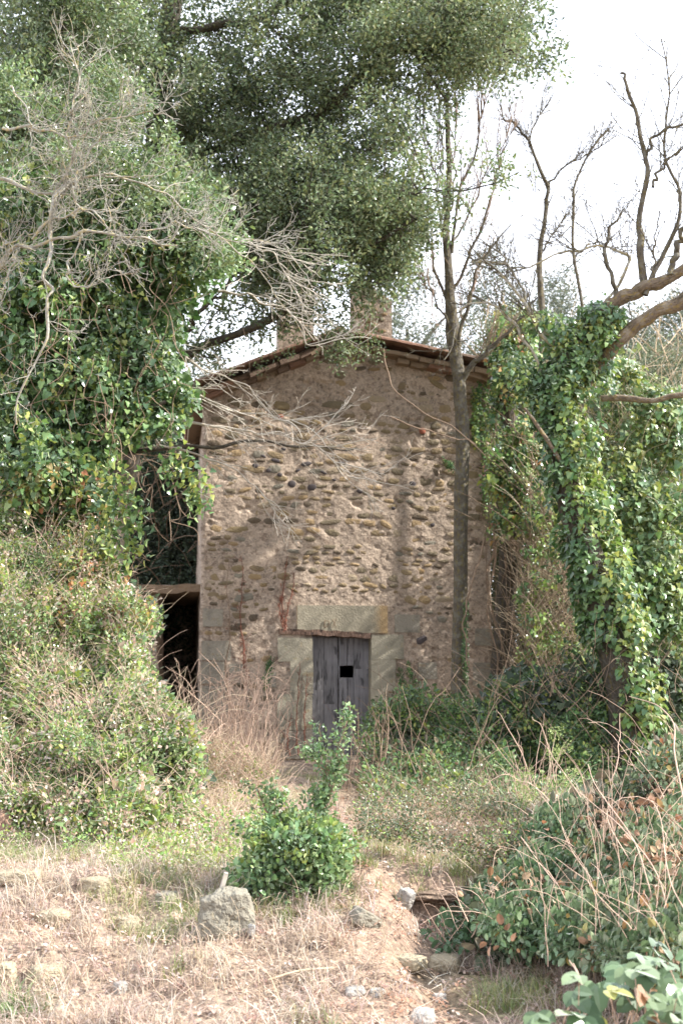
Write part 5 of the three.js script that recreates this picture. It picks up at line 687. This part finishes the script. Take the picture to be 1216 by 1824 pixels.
{ // tall plant with pale green flower heads
  const R = rng(604), D = 7.9, b = onG(1.35, D), t = thing('flowering_weed', 'tall weed with pale yellow green flower heads among dead canes', 'plant', b), st = new MB();
  const heads = [[990, 1305, 16], [1000, 1330, 20], [985, 1345, 16], [1018, 1378, 16], [1005, 1390, 14], [985, 1400, 18], [938, 1375, 14], [925, 1400, 16], [945, 1410, 16], [935, 1425, 16]];
  for (const [x, y, r] of heads) { { const o = { p: [], c: [] }, mm = new THREE.Matrix4(); for (let k = 0; k < 90; k++) { const d = randDir(R), u = randDir(R).cross(d).normalize(), w = V().crossVectors(d, u), q = P(x + (R() - 0.5) * r * 1.7, y + (R() - 0.5) * r * 1.3, D + (R() - 0.5) * 0.08); mm.makeBasis(w.multiplyScalar(0.013), d.multiplyScalar(0.015), u.multiplyScalar(0.012)).setPosition(q); leafTris('plain', o, mm, pick(R, [[0.36, 0.42, 0.15], [0.3, 0.4, 0.12]])); } part('flower_head', leafGeo(o), LM.dull, t); } limb(st, [[965, 1480, D], [968, 1430, D], [x, y, D]], 10, 0.0035, 0.002, { wob: 0.02, sides: 4, seed: x }); }
  part('stems', st, M.twigTan, t, 'stuff'); const L = new Leaves(S.blade, LM.semi); for (let k = 0; k < 14; k++) L.add(P(905 + R() * 80, 1470 + R() * 40, D - 0.1), V(0, 0, 1), UP, 0.5 + 0.4 * R(), pick(R, [[0.07, 0.14, 0.08], [0.14, 0.2, 0.06]])); L.build('leaves', t);
}
const SEED = ['left of the topmost pair', 'topmost pair, the right one', 'just under the left topmost', 'leftmost of the row', 'in the middle of the row', 'far right one, alone', 'lowest one near the grass'].map((a) => 'pale fluffy seed head before the left bramble bank, ' + a).concat(['pale fluffy seed head on a stalk left of the boulder, the outer one', 'pale fluffy seed head on a stalk touching the left side of the boulder']);
// fluffy seed heads at the foot of the left bank
[[255, 1385], [297, 1392], [250, 1408], [240, 1428], [272, 1425], [335, 1460], [275, 1470], [315, 1632], [344, 1641]].forEach(([x, y], i) => {
  const R = rng(700 + i), low = y > 1600, p = P(x, y, low ? 5.85 : 8.15), foot = low ? hit(x - 6, y + 45) : hit(x + 4, Math.max(y + 60, 1500)), t = thing('seed_head_stalk', SEED[i], 'seed head', foot, low ? 'seed heads beside the boulder' : 'seed heads before the left bank'), st = new MB(); st.tube(spline([foot, foot.clone().lerp(p, 0.6).add(V(0.02, 0, 0)), p], 8), 0.002, 4); part('stalk', st, M.twigTan, t);
  const o = { p: [], c: [] }, m = new THREE.Matrix4(), r = low ? 0.022 : 0.03; for (let k = 0; k < 60; k++) { const d = randDir(R), u = randDir(R).cross(d).normalize(), w = V().crossVectors(d, u); m.makeBasis(w.multiplyScalar(r * 0.5), d.multiplyScalar(r * (0.7 + 0.5 * R())), u.multiplyScalar(r * 0.4)); leafTris('plain', o, m, pick(R, [[0.72, 0.6, 0.45], [0.78, 0.7, 0.5], [0.7, 0.5, 0.42]])); }
  const h = part('fluffy_head', leafGeo(o), LM.straw, t); h.position.add(p);
});
// creepers on the wall
function creeper(label, seed, lines, mat, leafN, cols, size = 0.5, cat = 'creeper') {
  const R = rng(seed), b = onWall(lines[0][0][0], lines[0][0][1]), t = thing('wall_creeper', label, cat, b), L = new Leaves(S.ivySmall, LM.semi);
  for (const l of lines) { const mb = new MB(), pts = spline(l.map(([x, y]) => onWall(x, y, 0.035)), 26); pts.forEach((p, i) => { p.addScaledVector(ux, 0.03 * (noise(i * 0.6, seed) - 0.5)); p.addScaledVector(nrm, 0.015 * noise(i * 0.7, seed + 3)); }); mb.tube(pts, radii(27, 0.011, 0.004), 4); const n = new MB(); shoots(mb, R, pts, 10, 0.14, 0.004, 1, { ...TW, seg: 0.03, rmin: 0.002, up: 0.05 }, null, 0); part('stem', mb, mat, t); for (let k = 0; k < leafN; k++) { const i = Math.floor(R() * 26); L.add(pts[i].clone().addScaledVector(ux, (R() - 0.5) * 0.09).addScaledVector(nrm, 0.01 + R() * 0.03), nrm.clone().addScaledVector(randDir(R), 0.5), UP, size * (0.7 + 0.5 * R()), pick(R, cols)); } }
  L.build('leaves', t);
}
const redl = [[0.3, 0.085, 0.04], [0.36, 0.13, 0.06]];
creeper('red brown creeper stems fanning up above the left end of the rotten timber', 801, [[[508, 1122], [502, 1080], [506, 1040], [512, 990]], [[508, 1122], [512, 1085], [521, 1050], [524, 1020]], [[504, 1118], [498, 1085], [500, 1060]]], M.creeperRed, 16, redl, 0.22);
creeper('long red brown creeper strand on the wall well left of the door', 802, [[[436, 1190], [434, 1150], [428, 1100], [432, 1040], [430, 990]], [[440, 1230], [438, 1180], [433, 1140]]], M.creeperRed, 14, redl, 0.22);
creeper('thin dark dead vine climbing the wall nearest its left corner', 803, [[[408, 1260], [402, 1190], [410, 1120], [404, 1040], [408, 990]]], M.twigBrown, 2, redl, 0.2);
creeper('small green ivy tuft on the wall left of the door jamb', 804, [[[472, 1225], [476, 1195], [482, 1170]]], M.twigBrown, 26, G.ivy, 0.42, 'ivy');
creeper('pair of green ivy strands on the wall right of the door', 805, [[[738, 1235], [732, 1205], [728, 1180]], [[712, 1240], [714, 1205], [708, 1190]]], M.twigBrown, 24, G.ivy, 0.4, 'ivy');
creeper('red stained creeper twigs over the left jamb stones', 806, [[[530, 1345], [528, 1290], [533, 1180]], [[545, 1345], [542, 1280], [546, 1200]], [[515, 1345], [512, 1310], [518, 1270]]], M.creeperRed, 2, redl, 0.16);
creeper('yellow green ivy curtain hanging down the right corner of the chapel', 807, [[[858, 690], [862, 780], [866, 880], [872, 960]], [[866, 680], [872, 760], [876, 850], [878, 940]], [[850, 700], [846, 740], [850, 800]]], M.twigBrown, 70, [...G.lime, ...G.ivy], 0.75, 'ivy');
creeper('small green ivy sprout on the wall just left of the slender trunk', 808, [[[804, 838], [798, 826], [790, 815]]], M.twigBrown, 16, G.ivy, 0.5, 'ivy');

// ---------------------------------------------------------------- stones, sticks, litter and grass
const stone = (label, px, py, d, w, h, mat, seed, { detail = 8, ridges = 0, dz = 0.8, amp = 0.22, rot = 0, name = 'stone' } = {}) => { const p = P(px, py + h * 0.1, d), rx = w / 2 * d / F / 0.9, ry = h / 2 * d / F / 0.85, t = put(new THREE.Mesh(rock(rx, ry, rx * dz, detail, seed, amp, ridges), mat), numbered(name)); t.position.copy(p); t.rotation.set(0, seed, rot); t.userData = { label, category: 'stone' }; return t; };
const surf = (px, py) => -hit(px, py).z;
stone('rugged grey boulder with a flat top in front of the evergreen bush', 405, 1634, 5.75, 100, 112, M.rock, 3.3, { detail: 24, ridges: 0.07, name: 'boulder', amp: 0.24, rot: -0.12 });
stone('low rubble stone wedged under the left foot of the boulder', 372, 1668, 5.72, 60, 50, M.rock, 31, { detail: 10, amp: 0.3 });
stone('rounded red brown stone at the left edge under the brambles', 4, 1470, 8.2, 46, 58, M.rockBrown, 2, { detail: 12, ridges: 0.1 });
stone('pale flat slab of stone at the left edge of the grass', 34, 1560, surf(34, 1566), 88, 26, M.rockTan, 3.1, { amp: 0.15 });
stone('small pinkish stone lying just below the left bramble bank', 96, 1497, surf(96, 1504), 44, 24, M.rockTan, 4.4, {});
stone('low weathered stone half sunk in the dry grass left of centre', 168, 1576, surf(168, 1582), 60, 30, M.rockTan, 6, {});
stone('grey stone nearest the boulder on its left', 298, 1602, surf(298, 1610), 46, 34, M.rock, 7.5, {});
stone('slanting brown stone in the bank midway between boulder and left edge', 228, 1652, surf(228, 1660), 56, 40, M.rockTan, 8, { rot: -0.4 });
stone('dark stone pair half buried at the left of the slanting stone', 92, 1634, surf(92, 1642), 62, 30, M.rockTan, 9, {});
stone('square edged tan stone low in the bank near the lower left corner', 84, 1738, surf(84, 1752), 66, 48, M.rockTan, 10, { amp: 0.12 });
stone('dark brown stone at the left edge near the lower left corner', 12, 1732, surf(12, 1745), 40, 44, M.rockTan, 11, {});
stone('bluish white stone on the left lip of the eroded hollow', 720, 1600, surf(720, 1612), 32, 40, M.rockWhite, 12, { rot: -0.4 });
stone('long slanting stone on the path below the bluish white stone', 650, 1636, surf(650, 1645), 56, 32, M.rock, 13, { rot: -0.5 });
stone('flat brown step stone in the path under the ivy patch', 792, 1714, surf(792, 1722), 72, 30, M.rockTan, 14, { amp: 0.1 });
stone('flat grey step stone left of the brown step stone', 728, 1712, surf(728, 1722), 64, 24, M.rockTan, 15, { amp: 0.1 });
stone('white cobble at the bottom of the path', 782, 1780, surf(782, 1786), 26, 24, M.rockWhite, 16, {});
stone('whitish stone lowest on the path at the bottom edge', 752, 1812, surf(752, 1816), 52, 34, M.rockWhite, 17, {});
stone('small white stone beside the right foot of the boulder', 448, 1655, 5.65, 14, 22, M.rockWhite, 18, {});
stone('pale stone below the fallen stick, left one', 632, 1765, surf(632, 1770), 36, 16, M.rockWhite, 19, {});
stone('pale stone below the fallen stick, right one', 672, 1768, surf(672, 1772), 30, 18, M.rockWhite, 20, {});
stone('small white stone in the dry grass left of the stick', 215, 1760, surf(215, 1764), 26, 26, M.rockWhite, 21, {});
{ const R = rng(610); const p = put(new THREE.Mesh(roughen(boxG(-0.009, 0.009, -0.045, 0.045, -0.008, 0.008, 0.02), 0.005, 30, 3), M.deadGrey), 'wood_chunk'); p.position.copy(P(398, 1572, 5.8)); p.rotation.set(0.2, 0.3, -0.3); p.userData = { label: 'short broken piece of grey wood standing on top of the boulder', category: 'wood' };
  const b = new MB(), a = hit(470, 1757).add(V(0, 0.02, 0)), c = hit(595, 1738).add(V(0, 0.03, 0)); b.tube(spline([a, a.clone().lerp(c, 0.5).add(V(0, 0.015, 0)), c], 14), radii(15, 0.004, 0.007, 1, 2, 0.4), 6); const s = put(new THREE.Mesh(b.geo(), M.twigTan), 'fallen_stick'); s.userData = { label: 'pale fallen stick lying on the slope below the evergreen bush', category: 'stick' };
  // lip of earth above the hollow
  const e = put(new THREE.Mesh(rock(0.3, 0.035, 0.2, 14, 5, 0.5), M.soilDark), 'earth_lip'); const q = P(812, 1592, 6.72); e.position.copy(q); e.userData = { kind: 'structure', label: 'overhanging lip of dark earth above the hollow', category: 'earth' };
}
{
  const R = rng(620), straw = new Leaves(S.straw, LM.straw), flat = new Leaves(S.strawFlat, LM.straw), litter = new Leaves(S.litter, LM.dull), grass = new Leaves(S.grass, LM.semi);
  const area = (n, f) => { for (let k = 0; k < n; k++) { const d = 3.4 + Math.pow(R(), 1.6) * 12.5, x = (R() - 0.5) * 0.62 * d * 1.15; f(x, d, onG(x, d)); } };
  const path = (x, d) => sstep(0.4, 0.12, Math.abs(x - table([[4, 0], [5.3, 0.22], [6.3, 0.32], [8, 0.2], [12, 0], [19, 0]], d)));
  const tilt = () => UP.clone().addScaledVector(randDir(R), 0.4), green = (x, d) => fbm(x * 1.3 + 8, d * 1.3, 6, 3) + 0.25 * sstep(0.25, 0.5, x) * sstep(0.95, 0.7, x) * sstep(6.6, 7, d) * sstep(9.6, 8.4, d) + 0.14 * sstep(-0.9, -0.5, x) * sstep(-0.2, -0.5, x) * sstep(6.5, 7.2, d) * sstep(9, 8, d) + 0.08 * sstep(6.5, 7, d) * (1 - sstep(9, 10, d));
  area(12500, (x, d, p) => { if (R() < path(x, d) * 0.85 || R() > 0.6 + 2.4 * (fbm(x * 2.2, d * 2.2, 2, 3) - 0.5) || (d > 9.5 && R() < 0.3)) return; const c = pick(R, G.straw); (R() < 0.45 ? straw : flat).add(p, V(R() - 0.5, 0, R() - 0.5), tilt(), 0.55 + 0.6 * R(), c); });
  area(12000, (x, d, p) => { if (d > 13 || R() > 0.35 + 0.5 * fbm(x * 4, d * 4, 12)) return; litter.add(p.add(V(0, 0.012, 0)), V(R() - 0.5, 0, R() - 0.5), UP, 0.3 + 0.4 * R(), pick(R, path(x, d) > 0.4 && R() < 0.5 ? [[0.33, 0.17, 0.1], [0.4, 0.24, 0.15]] : G.litter)); });
  area(15000, (x, d, p) => { if (green(x, d) < 0.53 + 0.1 * R() || R() < path(x, d) * 0.6) return; grass.add(p, V(R() - 0.5, 0, R() - 0.5), tilt(), 0.5 + 0.5 * R(), pick(R, G.grass)); });
  const tag = (m, label, category) => { m.userData = { kind: 'stuff', label, category }; };
  tag(straw.build('dry_grass'), 'tufts of dry straw coloured grass on the sunny bank', 'dry grass'); tag(flat.build('matted_straw'), 'flattened straw matted over the slope', 'straw'); tag(litter.build('leaf_litter'), 'pale dead leaves littering the bank and path', 'leaf litter'); tag(grass.build('grass'), 'short yellow green grass on the terrace', 'grass');
  // tall straw wisps in the foreground
  const w = new MB(); for (let k = 0; k < 420; k++) { const x = R() * 700, y = 1560 + R() * 264, a = hit(x, y), l = 0.06 + 0.16 * R() * R() + 0.03, s = (R() - 0.5) * 0.16; w.tube(spline([a, a.clone().add(V(s * 0.3, l * 0.7, (R() - 0.5) * 0.05)), a.clone().add(V(s, l * (0.7 + 0.4 * R()), (R() - 0.5) * 0.1))], 5), 0.0011, 3); } const wm = part('straw_wisps', w, M.twigTan, null); tag(wm, 'thin bent straw stalks standing over the foreground slope', 'dry grass');
  const b = hit(30, 1800), t = thing('green_weed', 'broad leaved green weed with long blades at the lower left corner', 'plant', b), L = new Leaves(S.blade, LM.semi), B = new Leaves(S.bigLeaf, LM.semi); for (let k = 0; k < 10; k++) L.add(hit(10 + R() * 80, 1790 + R() * 30), V(R() - 0.5, 0, R() - 0.5), UP, 0.3 + 0.15 * R(), pick(R, [[0.12, 0.22, 0.05], [0.2, 0.26, 0.08]])); for (let k = 0; k < 7; k++) B.add(hit(2 + R() * 26, 1805 + R() * 15).add(V(0, 0.04, 0)), V(R() - 0.5, 0.5, 1), UP, 0.7, [0.12, 0.22, 0.06]); L.build('blades', t); B.build('leaves', t);
}
renderer.render(scene, camera);
